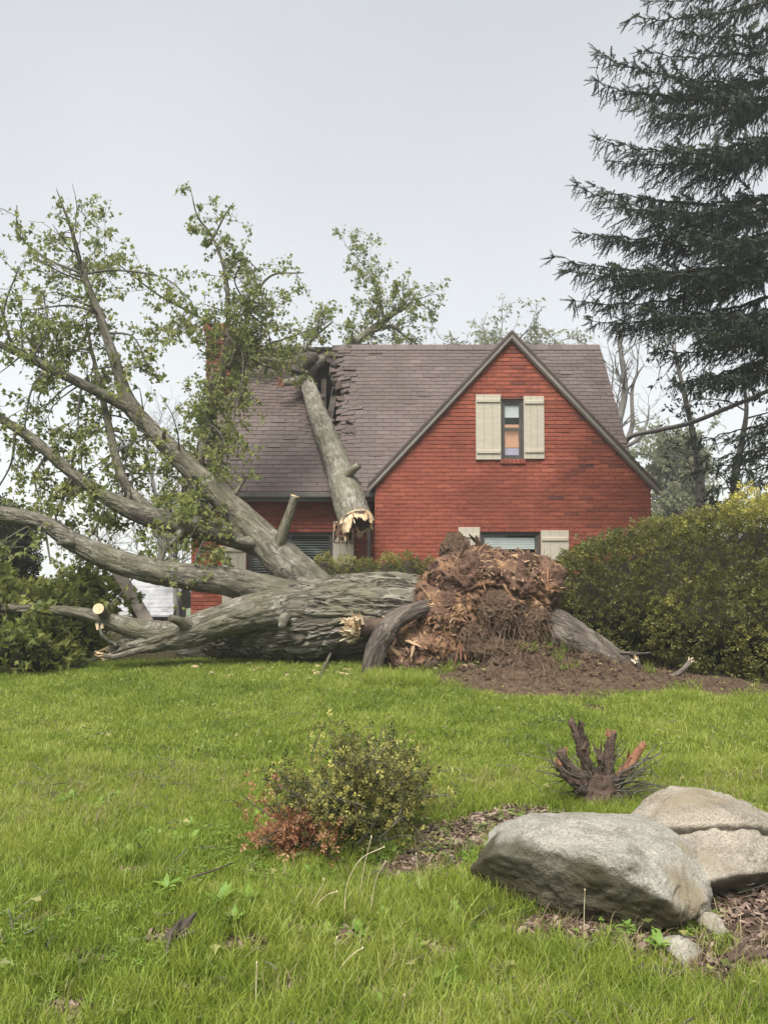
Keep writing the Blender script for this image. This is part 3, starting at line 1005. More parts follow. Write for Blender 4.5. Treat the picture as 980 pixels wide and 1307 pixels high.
# ---- front wing roof and its bargeboards
gs = (GAZ - GEZ) / (GAX - GX0)
def wing_z(x): return GAZ + .06 - abs(x - GAX) * gs
gr = MB()
for sx in (-1, 1):
    xe = GX0 - .13 if sx < 0 else GX1 + .13
    n = 30
    for k in range(n):
        f0, f1 = k / n, (k + 1) / n
        xa, xb = GAX + (xe - GAX) * f0, GAX + (xe - GAX) * f1
        za, zb = wing_z(xa), wing_z(xb)
        yb = lambda z: EY + (z - EZ) * SLOPE[0] / SLOPE[1]
        lift = .018
        v = np.array([[xa, GY - .12, za], [xb, GY - .12, zb + lift], [xb, yb(zb) + .06, zb + lift], [xa, yb(za) + .06, za],
                      [xa, GY - .12, za - .05], [xb, GY - .12, zb - .05], [xb, yb(zb) + .06, zb - .05], [xa, yb(za) + .06, za - .05]])
        gr.add(v, [[0, 1, 2, 3] if sx > 0 else [0, 3, 2, 1], [4, 7, 6, 5], [0, 4, 5, 1], [1, 5, 6, 2], [3, 2, 6, 7], [0, 3, 7, 4]], tint=float(_sr.uniform(.2, .8)))
gr.build('wing_roof', M['shingle'], house)
for sx in (-1, 1):
    xe = GX0 - .12 if sx < 0 else GX1 + .12
    bb = MB()
    n = 10
    for k in range(n):
        xa, xb = GAX + (xe - GAX) * k / n, GAX + (xe - GAX) * (k + 1) / n
        za, zb = wing_z(xa) - .052, wing_z(xb) - .052
        d = .105
        v = np.array([[xa, GY - .10, za - d], [xb, GY - .10, zb - d], [xb, GY - .05, zb - d], [xa, GY - .05, za - d], [xa, GY - .10, za], [xb, GY - .10, zb], [xb, GY - .05, zb], [xa, GY - .05, za]])
        bb.add(v, BOXQ)
        v2 = v.copy(); v2[:4, 2] -= .035; v2[4:, 2] -= d + .001; v2[:, 1] += .028
        bb.add(v2, BOXQ)
    bb.build('bargeboard', M['trim'], house)
_b = MB(); tube(_b, [(3.27, 16.75, 4.4), (3.27, 16.75, 5.42)], [.05, .05], 10, .5); _b.build('vent_pipe', M['metal'], house)

# ---- eaves of the left part
gm = MB()
gx0, gx1 = MX0 + .75, GX0 - .02
prof = [(0, .10), (0, -.005), (-.03, -.03), (-.09, -.03), (-.115, .0), (-.125, .085), (-.118, .087), (-.105, .005), (-.085, -.018), (-.03, -.018), (-.012, .0), (-.012, .10)]
for k in range(len(prof)):
    a, b = prof[k], prof[(k + 1) % len(prof)]
    gm.add([[gx0, EY + .0 + a[0], EZ - .1 + a[1]], [gx1, EY + a[0], EZ - .1 + a[1]], [gx1, EY + b[0], EZ - .1 + b[1]], [gx0, EY + b[0], EZ - .1 + b[1]]], [[0, 1, 2, 3]])
gm.build('gutter', M['gutter'], house)
_b = MB(); add_box(_b, MX0, GX0 - .004, EY + .012, EY + .05, EZ - .19, EZ - .02); add_box(_b, MX0, GX0 - .004, EY + .052, MY - .014, EZ - .185, EZ - .16); _b.build('fascia', M['trim'], house)
_b = MB(); add_beam(_b, PX(303, 624, 15.0), PX(257, 652, 14.7), .13, .1); _b.build('gutter', M['gutter'], house, label='torn end of the gutter hanging down')
_b = MB(); tube(_b, [(GX0 - .12, MY - .1, 2.3), (GX0 - .12, MY - .1, -.3)], [.045, .045], 8, 1); _b.build('downspout', M['gutter'], house)

# ---- chimney
chm = MB(); cr = np.random.default_rng(4)
cx0, cx1, cy0, cy1 = MX0 - .06, MX0 + .50, 16.95, 17.65
add_box(chm, cx0 + .012, cx1 - .012, cy0 + .012, cy1 - .012, BZ, 6.2)
chimney = chm.build('chimney', M['mortar'], house)
cb = MB(); z = BZ + COURSE / 2; row = 0
while z < 6.2:
    for (a, b, f) in brick_spans(cx0, cx1, row, z, [], cr):
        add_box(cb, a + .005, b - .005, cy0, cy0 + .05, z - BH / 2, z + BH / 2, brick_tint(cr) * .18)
    for xs_ in (cx0, cx1 - .05):
        for (a, b, f) in brick_spans(cy0 + .052, cy1, row + 1, z, [], cr):
            add_box(cb, xs_, xs_ + .05, a + .005, b - .005, z - BH / 2, z + BH / 2, brick_tint(cr) * .8)
    z += COURSE; row += 1
for k, (z0_, g_) in enumerate(((6.204, .03), (6.28, .06), (6.356, .03))):
    add_box(cb, cx0 - g_, cx1 + g_, cy0 - g_, cy1 + g_, z0_, z0_ + .07, .25)
cb.build('brick_courses', M['brick'], chimney, kind='stuff')

# ---- windows and shutters
def shutter(px0, px1, py0, py1, y, battens):
    x0, x1, z0, z1 = rect(px0, px1, py0, py1, y)
    s = MB(); add_box(s, x0, x1, y - .04, y - .016, z0, z1); sh = s.build('shutter', M['shutter'], house)
    n = 3
    for k in range(n):
        w = (x1 - x0) / n
        p = MB(); add_bevel_box(p, x0 + k * w + .002, x0 + (k + 1) * w - .002, y - .052, y - .041, z0 + .002, z1 - .002, .003); p.build('board', M['shutter'], sh)
    for py in battens:
        zc = PX(px0, py, y)[2]
        p = MB(); add_bevel_box(p, x0 + .015, x1 - .015, y - .075, y - .0525, zc - .035, zc + .035, .006); p.build('batten', M['shutter'], sh)
shutter(607, 638.5, 504, 587, GY, (512, 577))
shutter(668, 693.5, 506, 586, GY, (514, 576))
shutter(585, 612, 673, 752, GY, (684, 740))
shutter(690, 725, 677, 752, GY, (688, 740))
shutter(284, 315, 687, 770, MY, (702, 755))
shutter(425, 452, 665, 752, MY, (690, 740))

def frame_ring(mb, x0, x1, z0, z1, w, y0, y1):
    add_box(mb, x0, x1, y0, y1, z1 - w, z1)
    add_box(mb, x0, x1, y0, y1, z0, z0 + w)
    add_box(mb, x0, x0 + w, y0, y1, z0 + w + .0005, z1 - w - .0005)
    add_box(mb, x1 - w, x1, y0, y1, z0 + w + .0005, z1 - w - .0005)
def window(R, y, sashes, frame_mat='dark_frame', sill_brick=True):
    x0, x1, z0, z1 = R
    f = MB(); frame_ring(f, x0 + .003, x1 - .003, z0 + .003, z1 - .003, .045, y + .03, y + .11)
    win = f.build('window', M[frame_mat], house)
    zz = z0 + .05
    H = z1 - z0 - .1
    acc = 0
    for frac in sashes:
        a, b = zz + acc * H, zz + (acc + frac) * H
        s = MB(); frame_ring(s, x0 + .052, x1 - .052, a + .001, b - .001, .032, y + .045, y + .09); s.build('sash', M[frame_mat], win)
        p = MB(); add_box(p, x0 + .0845, x1 - .0845, y + .065, y + .071, a + .0335, b - .0335); p.build('pane', M['glass'], win)
        acc += frac
    # dark room behind
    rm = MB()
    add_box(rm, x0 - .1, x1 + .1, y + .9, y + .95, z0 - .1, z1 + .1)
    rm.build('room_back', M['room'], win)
    if sill_brick:
        sb = MB(); r = np.random.default_rng(8); x = x0 - .02
        while x < x1 + .02:
            add_bevel_box(sb, x + .003, min(x + .078, x1 + .03) - .003, y - .045, y + .068, z0 - .095, z0 - .004, .006, brick_tint(r) * .7); x += .078
        sb.build('sill', M['brick'], win)
    return win
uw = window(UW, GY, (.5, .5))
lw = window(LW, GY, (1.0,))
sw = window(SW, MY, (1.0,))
x0, x1, z0, z1 = UW
h = z1 - z0
_b = MB(); add_box(_b, x0 + .06, x1 - .06, GY + .094, GY + .1, z0 + h * .70, z0 + h * .90); _b.build('blind', M['white_frame'], uw)
_b = MB()
for k in range(6): add_box(_b, x0 + .06 + k * (x1 - x0 - .12) / 6, x0 + .06 + (k + 1) * (x1 - x0 - .12) / 6, GY + .10 + .008 * (k % 2), GY + .106 + .008 * (k % 2), z0 + h * .2, z0 + h * .585)
_b.build('curtain', M['orange_cloth'], uw)
_b = MB(); add_box(_b, x0 + .06, x1 - .06, GY + .092, GY + .098, z0 + h * .075, z0 + h * .19); _b.build('cloth', M['lavender'], uw)
x0, x1, z0, z1 = LW
_b = MB(); 
for k in range(5): add_box(_b, x0 + .09, x1 - .09, GY + .092, GY + .098, PX(0, 701, GY)[2] + k * .046, PX(0, 701, GY)[2] + k * .046 + .042)
_b.build('blind', M['white_frame'], lw)
x0, x1, z0, z1 = SW
z = z1 - .1
while z > z0 + .1:
    a = MB(); v = box_verts(x0 + .07, x1 - .07, MY + .10, MY + .13, z - .012, z - .009); v[[2, 3, 6, 7], 2] += .02; a.add(v, BOXQ); a.build('blind_slat', M['blind'], sw)
    z -= .05
_b = MB(); add_box(_b, (x0 + x1) / 2 - .02, (x0 + x1) / 2 + .02, MY + .026, MY + .0445, z0 + .05, z1 - .05); _b.build('mullion', M['dark_frame'], sw)
# ------------------------------------------------------------------ growing twigs and leaves
class Foliage:
    def __init__(self, seed, bias=(0, 0, 0), leaf=.09, leafn=3, child=3, spread=.9, droop=.5, sides=4):
        self.r = np.random.default_rng(seed)
        self.wood = MB(); self.P, self.D, self.S, self.T = [], [], [], []
        self.bias = np.array(bias, float); self.leaf = leaf; self.leafn = leafn; self.child = child; self.spread = spread; self.droop = droop; self.sides = sides
    def twig(self, p, d, L, rad, lv):
        r = self.r
        n = max(3, int(L / .14))
        pts = [np.asarray(p, float)]; d = nrm(d)
        ds = [d]
        for _ in range(n):
            d = nrm(d + r.normal(size=3) * .16 + self.bias * .12)
            pts.append(pts[-1] + d * L / n); ds.append(d)
        tube(self.wood, pts, np.linspace(rad, max(rad * .35, .003), n + 1), 3 if rad < .012 else self.sides, None, cap=False, tint=float(r.random()))
        if lv > 0:
            m = max(1, int(r.normal(self.child, 1) * min(1.6, L / .6 + .4)))
            for k in range(m):
                i = int(r.integers(1, n + 1))
                q = nrm(ds[i] * .8 + r.normal(size=3) * self.spread * .62)
                self.twig(pts[i], q, L * r.uniform(.35, .62), rad * .5, lv - 1)
        if lv <= 1 and self.leafn:
            for i in range(1, n + 1):
                for _ in range(int(r.poisson(self.leafn))):
                    self.P.append(pts[i] + r.normal(size=3) * .035)
                    self.D.append(ds[i] * .35 + r.normal(size=3) * .6 + np.array([0, 0, -self.droop]))
                    self.S.append(self.leaf * r.uniform(.55, 1.25)); self.T.append(r.beta(2.2, 2.2))
    def along(self, P, R, t0, t1, count, L, lv=2, out=.9, fwd=.5, up=None):
        r = self.r
        for _ in range(count):
            f = r.uniform(t0, t1) * (len(P) - 1)
            i = int(min(f, len(P) - 2)); a = P[i] + (P[i + 1] - P[i]) * (f - i)
            t = nrm(P[i + 1] - P[i])
            q = r.normal(size=3); q = nrm(q - t * q.dot(t))
            d = q * out + t * fwd + self.bias * .6
            self.twig(a, d, L * r.uniform(.55, 1.25), max(.006, min(R[i] * .4, .018 * L / .7)), lv)
    def build(self, parent, leaf_mat, wood_mat, template=(LEAF_V, LEAF_F), name='foliage'):
        if self.wood.n:
            self.wood.build('twigs', wood_mat, parent, smooth=True, kind='stuff')
        if self.P:
            mb = MB(); strew(mb, template[0], template[1], self.P, self.D, np.array(self.S), np.array(self.T), r=self.r)
            mb.build(name, leaf_mat, parent, kind='stuff')

def ctrl(c):
    return np.array([PX(a, b, d) for a, b, d, r in c]), np.array([r for *_, r in c])

def furrow(amp, fu, fv, lump=.0, seed=0):
    def f(bark, R, s):
        q = bark * np.array([fu, fu, fv]) + seed
        w = np.stack([vnoise(q * .7 + 5), vnoise(q * .7 + 9), vnoise(q * .7 + 23)], -1) - .5
        q = q + w * 1.5
        n = vnoise(q); n2 = vnoise(q * 2.1 + 40)
        rid = (1 - np.exp(-(np.abs(2 * n - 1) / .2) ** 1.5)) * .68 + (1 - np.exp(-(np.abs(2 * n2 - 1) / .25) ** 1.5)) * .32
        d = amp * (rid - .8) + amp * .35 * (vnoise(q * 4.5) - .5)
        if lump: d = d + lump * R[:, None] * fbm(bark * np.array([1.6, 1.6, 1.1]) + seed + 60, 3)
        return d
    return f

def splinters(mb, c, axis, rad, n, length, r, pale=True, inner=.45):
    """Jagged broken wood standing on a fracture of radius rad."""
    axis = nrm(axis); a = nrm(np.cross(axis, (0.3, 0.2, 1))); b = np.cross(axis, a)
    for _ in range(n):
        th = r.uniform(0, 2 * math.pi); rr = rad * math.sqrt(r.uniform(inner ** 2, 1))
        p = c + (a * math.cos(th) + b * math.sin(th)) * rr - axis * .03
        d = nrm(axis + r.normal(size=3) * .28)
        L = length * r.uniform(.25, 1.1); w = r.uniform(.012, .04) * (rad / .3 + .35)
        s = nrm(np.cross(d, r.normal(size=3))) * w; u = np.cross(d, s) * .6
        e = p + d * L
        v = np.array([p - s - u, p + s - u, p + s + u, p - s + u, e - s * .3 - u * .2, e + s * .15 - u * .2, e + s * .1 + u * .3, e - s * .2 + u * .2])
        mb.add(v, BOXQ, tint=float(r.random()))

# ------------------------------------------------------------------ the uprooted maple
tree = thing('fallen_tree', 'huge uprooted tree lying across the lawn with forked limbs and torn reddish root end', 'tree', (-.5, 10.2, 0))
trunk_c = [(655, 768, 10.35, .46), (600, 775, 10.3, .50), (540, 784, 10.25, .53), (480, 785, 10.25, .53), (430, 786, 10.25, .54), (385, 790, 10.25, .54), (340, 796, 10.3, .46), (295, 806, 10.4, .34), (262, 814, 10.5, .22)]
mb = MB(); Pt, Rt = ctrl(trunk_c)
tube(mb, Pt, Rt, 300, .014, furrow(.075, 9.5, 1.9, .15), seed=2.0)
mb.build('trunk', M['bark'], tree, smooth=True)

LIMBS = {}; LIMB_K = .87
def limb(c, seg, step, disp, mat='limb', name='limb', parent=None, end=None, label=None):
    mb = MB(); P, R = ctrl(c)
    R = R * LIMB_K
    P2, R2 = tube(mb, P, R, seg, step, disp, seed=float(len(LIMBS)) * 3.1)
    o = mb.build(name, M[mat], parent or tree, smooth=True, label=label)
    LIMBS[len(LIMBS)] = 1
    return o, P2, R2

# A: the big limb rising to the upper left, in two forks
oA, PA, RA = limb([(415, 770, 10.3, .40), (385, 738, 10.35, .31), (340, 692, 10.5, .255), (292, 645, 10.7, .215), (245, 600, 10.8, .175), (200, 555, 10.9, .145), (165, 519, 11, .125)], 72, .025, furrow(.022, 15, 3.5, .14, 4))
oA1, PA1, RA1 = limb([(175, 528, 11, .12), (160, 500, 11, .10), (145, 455, 11, .085), (126, 400, 11, .068), (107, 350, 11, .048), (92, 295, 11, .03), (80, 262, 11, .016), (72, 240, 11, .006)], 24, .04, furrow(.01, 20, 5, .14, 8))
oA2, PA2, RA2 = limb([(172, 525, 11, .11), (145, 510, 10.9, .095), (105, 490, 10.7, .082), (60, 468, 10.5, .072), (15, 446, 10.4, .062), (-40, 425, 10.3, .05), (-120, 405, 10.2, .03)], 24, .04, furrow(.01, 20, 5, .14, 12))
# B: second limb sweeping left
oB, PB, RB = limb([(352, 708, 10.55, .16), (318, 690, 10.6, .20), (270, 676, 10.6, .185), (225, 668, 10.6, .165), (180, 656, 10.5, .15), (135, 634, 10.4, .115), (90, 602, 10.3, .09), (45, 563, 10.25, .078), (0, 534, 10.2, .066), (-60, 508, 10.1, .05), (-130, 490, 10, .03)], 48, .03, furrow(.016, 17, 4, .14, 16))
# C: third limb
oC, PC, RC = limb([(420, 778, 10.3, .33), (375, 766, 10.15, .30), (330, 752, 10.05, .25), (285, 741, 9.95, .215), (225, 734, 9.9, .19), (160, 720, 9.8, .172), (105, 697, 9.7, .15), (55, 668, 9.6, .128), (0, 656, 9.5, .108), (-70, 655, 9.4, .085), (-150, 640, 9.3, .05)], 60, .028, furrow(.02, 16, 3.6, .16, 20))
# D: the low limb along the ground, with a broken fork
oD, PD, RD = limb([(470, 792, 10.3, .36), (430, 788, 10.2, .38), (385, 780, 10.0, .345), (335, 780, 9.85, .285), (290, 790, 9.7, .25), (245, 806, 9.65, .225), (205, 814, 9.6, .20), (170, 820, 9.6, .17), (142, 834, 9.6, .11)], 84, .022, furrow(.032, 13, 2.6, .16, 24))
oD2, PD2, RD2 = limb([(235, 808, 9.65, .2), (210, 809, 9.6, .185), (175, 803, 9.55, .15), (140, 793, 9.5, .115), (100, 782, 9.45, .08), (50, 778, 9.4, .065), (0, 776, 9.35, .055), (-80, 770, 9.3, .04)], 30, .03, furrow(.012, 18, 4, .12, 28))
# E: a limb pressed under the trunk
oE, PE, RE = limb([(430, 822, 10.5, .26), (370, 826, 10.6, .23), (300, 830, 10.7, .19), (230, 834, 10.8, .14)], 40, .04, furrow(.02, 15, 3, .12, 32))
# stubs and thin uprights
oS, PS, RS = limb([(352, 712, 10.35, .10), (360, 682, 10.3, .085), (370, 655, 10.3, .072), (377, 633, 10.3, .07)], 24, .03, furrow(.008, 16, 5, .1, 36), label='short pale sawn branch stub standing up')
_b = MB(); tube(_b, [PS[-1] - nrm(PS[-1] - PS[-2]) * .01, PS[-1] + nrm(PS[-1] - PS[-2]) * .006], [.064, .062], 20, None); _b.build('cut_face', M['pale_wood'], oS)
oV, PV, RV = limb([(205, 664, 10.7, .11), (178, 640, 10.8, .10), (160, 618, 10.85, .085), (148, 582, 10.9, .072), (137, 535, 11, .058), (126, 485, 11.1, .042), (116, 440, 11.2, .026), (110, 405, 11.2, .01)], 20, .04, furrow(.008, 20, 5, .1, 40))
oH, PH, RH = limb([(240, 672, 11.2, .11), (236, 640, 11.5, .10), (247, 600, 12.2, .09), (263, 557, 13.0, .082), (279, 502, 13.6, .072), (290, 440, 13.9, .058), (291, 390, 13.9, .05), (287, 345, 13.9, .04), (271, 302, 13.9, .028), (252, 275, 13.9, .018), (243, 238, 13.9, .006)], 20, .05, furrow(.008, 20, 5, .1, 44))
oH2, PH2, RH2 = limb([(289, 430, 13.9, .045), (255, 405, 13.7, .03), (205, 378, 13.4, .022), (165, 348, 13.2, .014), (128, 318, 13, .006)], 8, .06, None, 'twig')
oH3, PH3, RH3 = limb([(291, 470, 13.9, .07), (312, 420, 14.2, .055), (322, 385, 14.4, .042), (346, 352, 14.6, .026), (388, 348, 14.8, .012)], 12, .06, furrow(.006, 20, 5, .1, 48))
# sawn stub on the lower fork, its round end towards the street
oK, PK, RK = limb([(140, 792, 9.55, .075), (132, 782, 9.4, .075), (126, 777, 9.22, .072)], 20, .03, None, label='sawn stub with round pale end')
_b = MB(); tube(_b, [PK[-1] - nrm(PK[-1] - PK[-2]) * .01, PK[-1] + nrm(PK[-1] - PK[-2]) * .006], [.066, .064], 20, None); _b.build('cut_face', M['pale_wood'], oK)
# broken tips near the ground on the left
sb = MB(); sr = np.random.default_rng(31)
splinters(sb, PD[-1], nrm(PD[-1] - PD[-4]), .09, 12, .16, sr)
sb.build('splinters', M['pale_wood'], oD, kind='stuff')
for c in ([(205, 825, 9.5, .055), (170, 832, 9.4, .045), (146, 838, 9.3, .035), (128, 836, 9.25, .03)], [(150, 825, 9.5, .03), (132, 812, 9.4, .024), (128, 800, 9.4, .02)]):
    o_, P_, R_ = limb(c, 10, .04, None, 'limb', 'branch_stub')
    q = MB(); splinters(q, P_[-1], nrm(P_[-1] - P_[-2]), .03, 9, .1, sr); q.build('splinters', M['pale_wood'], o_, kind='stuff')

# short broken stubs and knots along the heavy limbs
kr = np.random.default_rng(8)
for o_, P_, R_, ts in ((oA, PA, RA, (.32, .5, .62, .8)), (oB, PB, RB, (.25, .4, .55, .7)), (oC, PC, RC, (.3, .45, .6, .72)), (oD, PD, RD, (.35, .55, .7))):
    for t_ in ts:
        i = int(t_ * (len(P_) - 1)); ax_ = nrm(P_[i + 1] - P_[i]); q_ = kr.normal(size=3) + [0, -.8, .3]; q_ = nrm(q_ - ax_ * q_.dot(ax_)); d_ = nrm(q_ + ax_ * kr.uniform(.1, .7))
        r_ = R_[i] * kr.uniform(.16, .34); L_ = kr.uniform(.06, .3); s_ = P_[i] + q_ * R_[i] * .75
        m_ = MB(); tube(m_, [s_, s_ + d_ * (L_ * .5 + R_[i] * .3), s_ + d_ * (L_ + R_[i] * .3) + kr.normal(size=3) * .02], [r_ * 1.5, r_, r_ * .8], 14, .02, furrow(.008, 20, 6, .3, t_ * 50), seed=t_); st_ = m_.build('branch_stub', M['limb'], o_, smooth=True)

# leaves and twigs limb by limb
def leaves_on(o, seed, jobs, **kw):
    f = Foliage(seed, **kw)
    for (P, R, t0, t1, n, L, lv) in jobs: f.along(P, R, t0, t1, n, L, lv)
    f.build(o, M['leaf'], M['twig'])
leaves_on(oA1, 101, [(PA1, RA1, .25, .8, 16, .6, 2), (PA1, RA1, .6, .97, 10, .28, 2)], bias=(-.45, 0, -.1), leafn=1.6, leaf=.068)
leaves_on(oA2, 102, [(PA2, RA2, .12, 1, 16, .55, 2)], bias=(0, 0, -.15), leafn=1.6, leaf=.068)
leaves_on(oB, 103, [(PB, RB, .30, 1, 20, .55, 2)], bias=(0, 0, -.45), leafn=2.0)
leaves_on(oA, 104, [(PA, RA, .45, 1, 13, .6, 2)], bias=(.1, 0, -.1), leafn=1.8)
leaves_on(oC, 105, [(PC, RC, .3, 1, 14, .5, 1)], bias=(0, 0, .1), leafn=1.6)
leaves_on(oV, 106, [(PV, RV, .25, 1, 24, .6, 2)], bias=(0, 0, -.75), leafn=2.0)
leaves_on(oH, 107, [(PH, RH, .10, .5, 36, .5, 2), (PH, RH, .45, .8, 22, .5, 2), (PH, RH, .75, 1, 12, .3, 2)], bias=(.05, 0, -.35), leafn=2.4, leaf=.075)
leaves_on(oH2, 108, [(PH2, RH2, .1, 1, 22, .5, 2)], bias=(0, 0, -.3), leafn=1.9)
leaves_on(oH3, 109, [(PH3, RH3, .05, .6, 34, .55, 2), (PH3, RH3, .6, 1, 5, .6, 1)], bias=(.1, 0, -.4), leafn=2.4, leaf=.075)
# sprays that hang down in front of the chimney and the left edge of the roof, and along the left margin
def spray(o, pts, seed, n, L, r0=.02, lv=1, **kw):
    c = [(a, b, d, r0 * (1 - .8 * k / len(pts))) for k, (a, b, d) in enumerate(pts)]
    P, R = ctrl(c); f = Foliage(seed, **kw)
    P, R = tube(f.wood, P, R, 5, .1)
    f.along(P, R, .05, 1, n, L, lv)
    f.build(o, M['leaf'], M['twig'])
HANG = dict(bias=(0, 0, -.6), leafn=2.5, leaf=.078)
for k, (o, pts, n, L) in enumerate([
        (oH, [(262, 560, 13), (250, 590, 12.8), (240, 640, 12.6)], 16, .45), (oH, [(268, 540, 13.2), (285, 560, 13), (292, 600, 12.8)], 16, .4),
        (oH, [(285, 470, 13.6), (268, 500, 13.3), (258, 550, 13)], 16, .45), (oH, [(292, 430, 13.9), (310, 455, 13.6), (305, 520, 13.4)], 18, .5),
        (oH3, [(318, 400, 14.3), (340, 420, 14.2), (350, 455, 14.2)], 18, .45), (oH3, [(320, 395, 14.3), (300, 360, 14.1), (310, 335, 14)], 16, .45),
        (oH, [(288, 350, 13.9), (310, 330, 13.9), (330, 345, 13.9)], 12, .4), (oH, [(272, 305, 13.9), (290, 270, 13.9), (300, 262, 13.9)], 10, .3),
        (oH3, [(305, 450, 14.2), (350, 470, 14.6), (395, 455, 15)], 12, .35), (oH3, [(340, 440, 14.6), (385, 425, 15.2), (425, 408, 15.6)], 12, .3),
        (oA2, [(105, 490, 10.7), (100, 530, 10.6), (105, 600, 10.5)], 18, .5), (oA2, [(60, 468, 10.5), (40, 500, 10.4), (30, 560, 10.3)], 16, .5),
        (oA2, [(20, 450, 10.4), (5, 400, 10.4), (25, 340, 10.4)], 14, .5), (oA2, [(40, 460, 10.4), (60, 420, 10.5), (55, 370, 10.6)], 14, .5),
        (oB, [(60, 580, 10.3), (45, 610, 10.2), (55, 650, 10.1)], 12, .35), (oB, [(20, 548, 10.2), (15, 590, 10.2), (0, 620, 10.2)], 12, .4),
        (oB, [(95, 605, 10.3), (80, 640, 10.2), (70, 665, 10.2)], 10, .3), (oB, [(135, 634, 10.4), (130, 660, 10.3), (112, 690, 10.3)], 10, .3),
        (oV, [(150, 590, 10.9), (170, 610, 10.9), (155, 660, 10.8)], 12, .4), (oV, [(140, 550, 11), (160, 570, 11), (158, 620, 11)], 14, .4),
        (oA, [(240, 600, 10.8), (255, 640, 10.6), (265, 690, 10.5)], 14, .4), (oA, [(290, 645, 10.7), (262, 660, 10.5), (240, 690, 10.4)], 16, .4),
        (oA1, [(126, 400, 11), (90, 390, 11), (40, 395, 11)], 16, .5), (oA1, [(107, 350, 11), (60, 330, 11), (25, 300, 11), (22, 262, 11)], 12, .3), (oH, [(272, 470, 13.4), (266, 500, 13.2), (262, 540, 13)], 20, .35), (oH, [(258, 570, 12.9), (262, 600, 12.8), (268, 630, 12.7)], 16, .35), (oH, [(290, 480, 13.6), (300, 510, 13.3), (296, 560, 13.1)], 16, .35),
        (oA1, [(135, 425, 11), (170, 430, 11), (190, 470, 11)], 12, .4), (oA1, [(107, 350, 11), (150, 345, 11.2), (210, 355, 11.4), (245, 385, 11.6)], 18, .35),
        (oC, [(250, 735, 9.9), (250, 715, 9.8), (260, 690, 9.8)], 8, .25), (oC, [(55, 668, 9.6), (60, 690, 9.5), (65, 720, 9.4)], 8, .3),
        (oC, [(200, 730, 9.8), (210, 700, 9.9), (200, 680, 10)], 8, .3), (oB, [(225, 668, 10.6), (215, 645, 10.5), (200, 630, 10.5)], 8, .3)]):
    spray(o, pts, 200 + k, max(5, int(n * .72)), L, **HANG)

# ---- torn root end
rb = MB()
def star_blob(c, rad, axes, sub, noise, seed):
    bm_v, bm_f = icosphere(sub)
    d = bm_v
    base = 1 / np.sqrt(((d @ np.asarray(axes).T) ** 2 / np.asarray(rad) ** 2).sum(1))
    return c + d * (base * (1 + noise(d * 1.0 + seed)))[:, None], bm_f
import bmesh
_ico = {}
def icosphere(sub):
    if sub not in _ico:
        bm = bmesh.new(); bmesh.ops.create_icosphere(bm, subdivisions=sub, radius=1)
        bm.verts.ensure_lookup_table()
        v = np.array([x.co[:] for x in bm.verts]); f = np.array([[q.index for q in x.verts] for x in bm.faces]); bm.free()
        _ico[sub] = (v, f)
    return _ico[sub]
def rot_noise(amp):
    def f(d):
        a = fbm(d * 1.7, 3) * .30
        q = d * np.array([5.0, 7, 7]) + 3 * np.stack([fbm(d * 2, 2), fbm(d * 2 + 9, 2), fbm(d * 2 + 19, 2)], -1)
        rid = 1 - np.abs(2 * vnoise(q) - 1)
        rid2 = 1 - np.abs(2 * vnoise(q * 2.3 + 7) - 1)
        return amp * (a + .22 * (rid - .5) + .14 * (rid2 - .5) + .09 * fbm(d * np.array([14, 26, 26]), 3))
    return f
I3 = np.eye(3)
cR = PX(622, 772, 10.0)
v, f = star_blob(cR, (.90, .62, .56), I3, 6, rot_noise(1.15), 3.0); rb.add(v, tris=f, tint=np.clip(.25 + .5 * fbm((v - cR) * 2.6, 3) + .25, 0, 1))
for (a, b, d, rx, ry, rz, t) in ((545, 815, 9.75, .42, .35, .36, .6), (665, 745, 9.7, .42, .38, .36, .45), (600, 745, 9.65, .45, .3, .34, .5), (640, 800, 9.6, .5, .32, .36, .2), (575, 790, 9.55, .36, .25, .36, .55), (690, 750, 10.1, .2, .3, .33, .5), (548, 828, 9.5, .36, .28, .26, .6), (520, 842, 9.4, .26, .24, .16, .5), (615, 722, 9.9, .34, .3, .2, .5)):
    c_ = PX(a, b, d)
    v, f = star_blob(c_, (rx, ry, rz), I3, 5, rot_noise(1.35), a * .01)
    rb.add(v, tris=f, tint=np.clip(t + .5 * fbm((v - c_) * 3.2, 3), 0, 1))
root_ball = rb.build('root_ball', M['rot'], tree, smooth=True)
sb = MB(); sr = np.random.default_rng(77)
c_ = PX(580, 706, 9.9)
v, f = star_blob(c_, (.17, .17, .23), I3, 5, rot_noise(1.3), 8.0); sb.add(v, tris=f)
sb.build('earth_clod', M['soil'], tree, smooth=True, label='dark clod of earth standing on top of the root ball')
# soil packed in the roots, on the face towards the street
sb = MB()
for (a, b, d, rx, rz) in ((640, 785, 9.42, .30, .30), (612, 808, 9.42, .26, .2), (672, 800, 9.45, .28, .28), (640, 832, 9.3, .5, .18)):
    c_ = PX(a, b, d); v, f = star_blob(c_, (rx, .28, rz), I3, 6, rot_noise(.9), a * .02); sb.add(v, tris=f)
sv0 = np.concatenate(sb.v)
sb.build('root_soil', M['soil'], tree, smooth=True, kind='stuff')
hb = MB()
for i in sr.choice(len(sv0), 5200, replace=False):         # hair roots matted over the soil
    p = sv0[i]
    if p[1] > 9.62: continue
    d = nrm(np.array([sr.normal(0, .35), -.25 + sr.normal(0, .2), -1.0])); L = sr.uniform(.04, .17); w = sr.uniform(.0012, .003)
    s = np.array([w, w * .4, 0]); m_ = p + d * L * .5 + np.array([0, -.02, .0]); e = p + d * L + sr.normal(size=3) * .02
    hb.add(np.array([p - s, p + s, m_ + s, m_ - s, e + s * .4, e - s * .4]), [[0, 1, 2, 3], [3, 2, 4, 5]], tint=float(sr.random()))
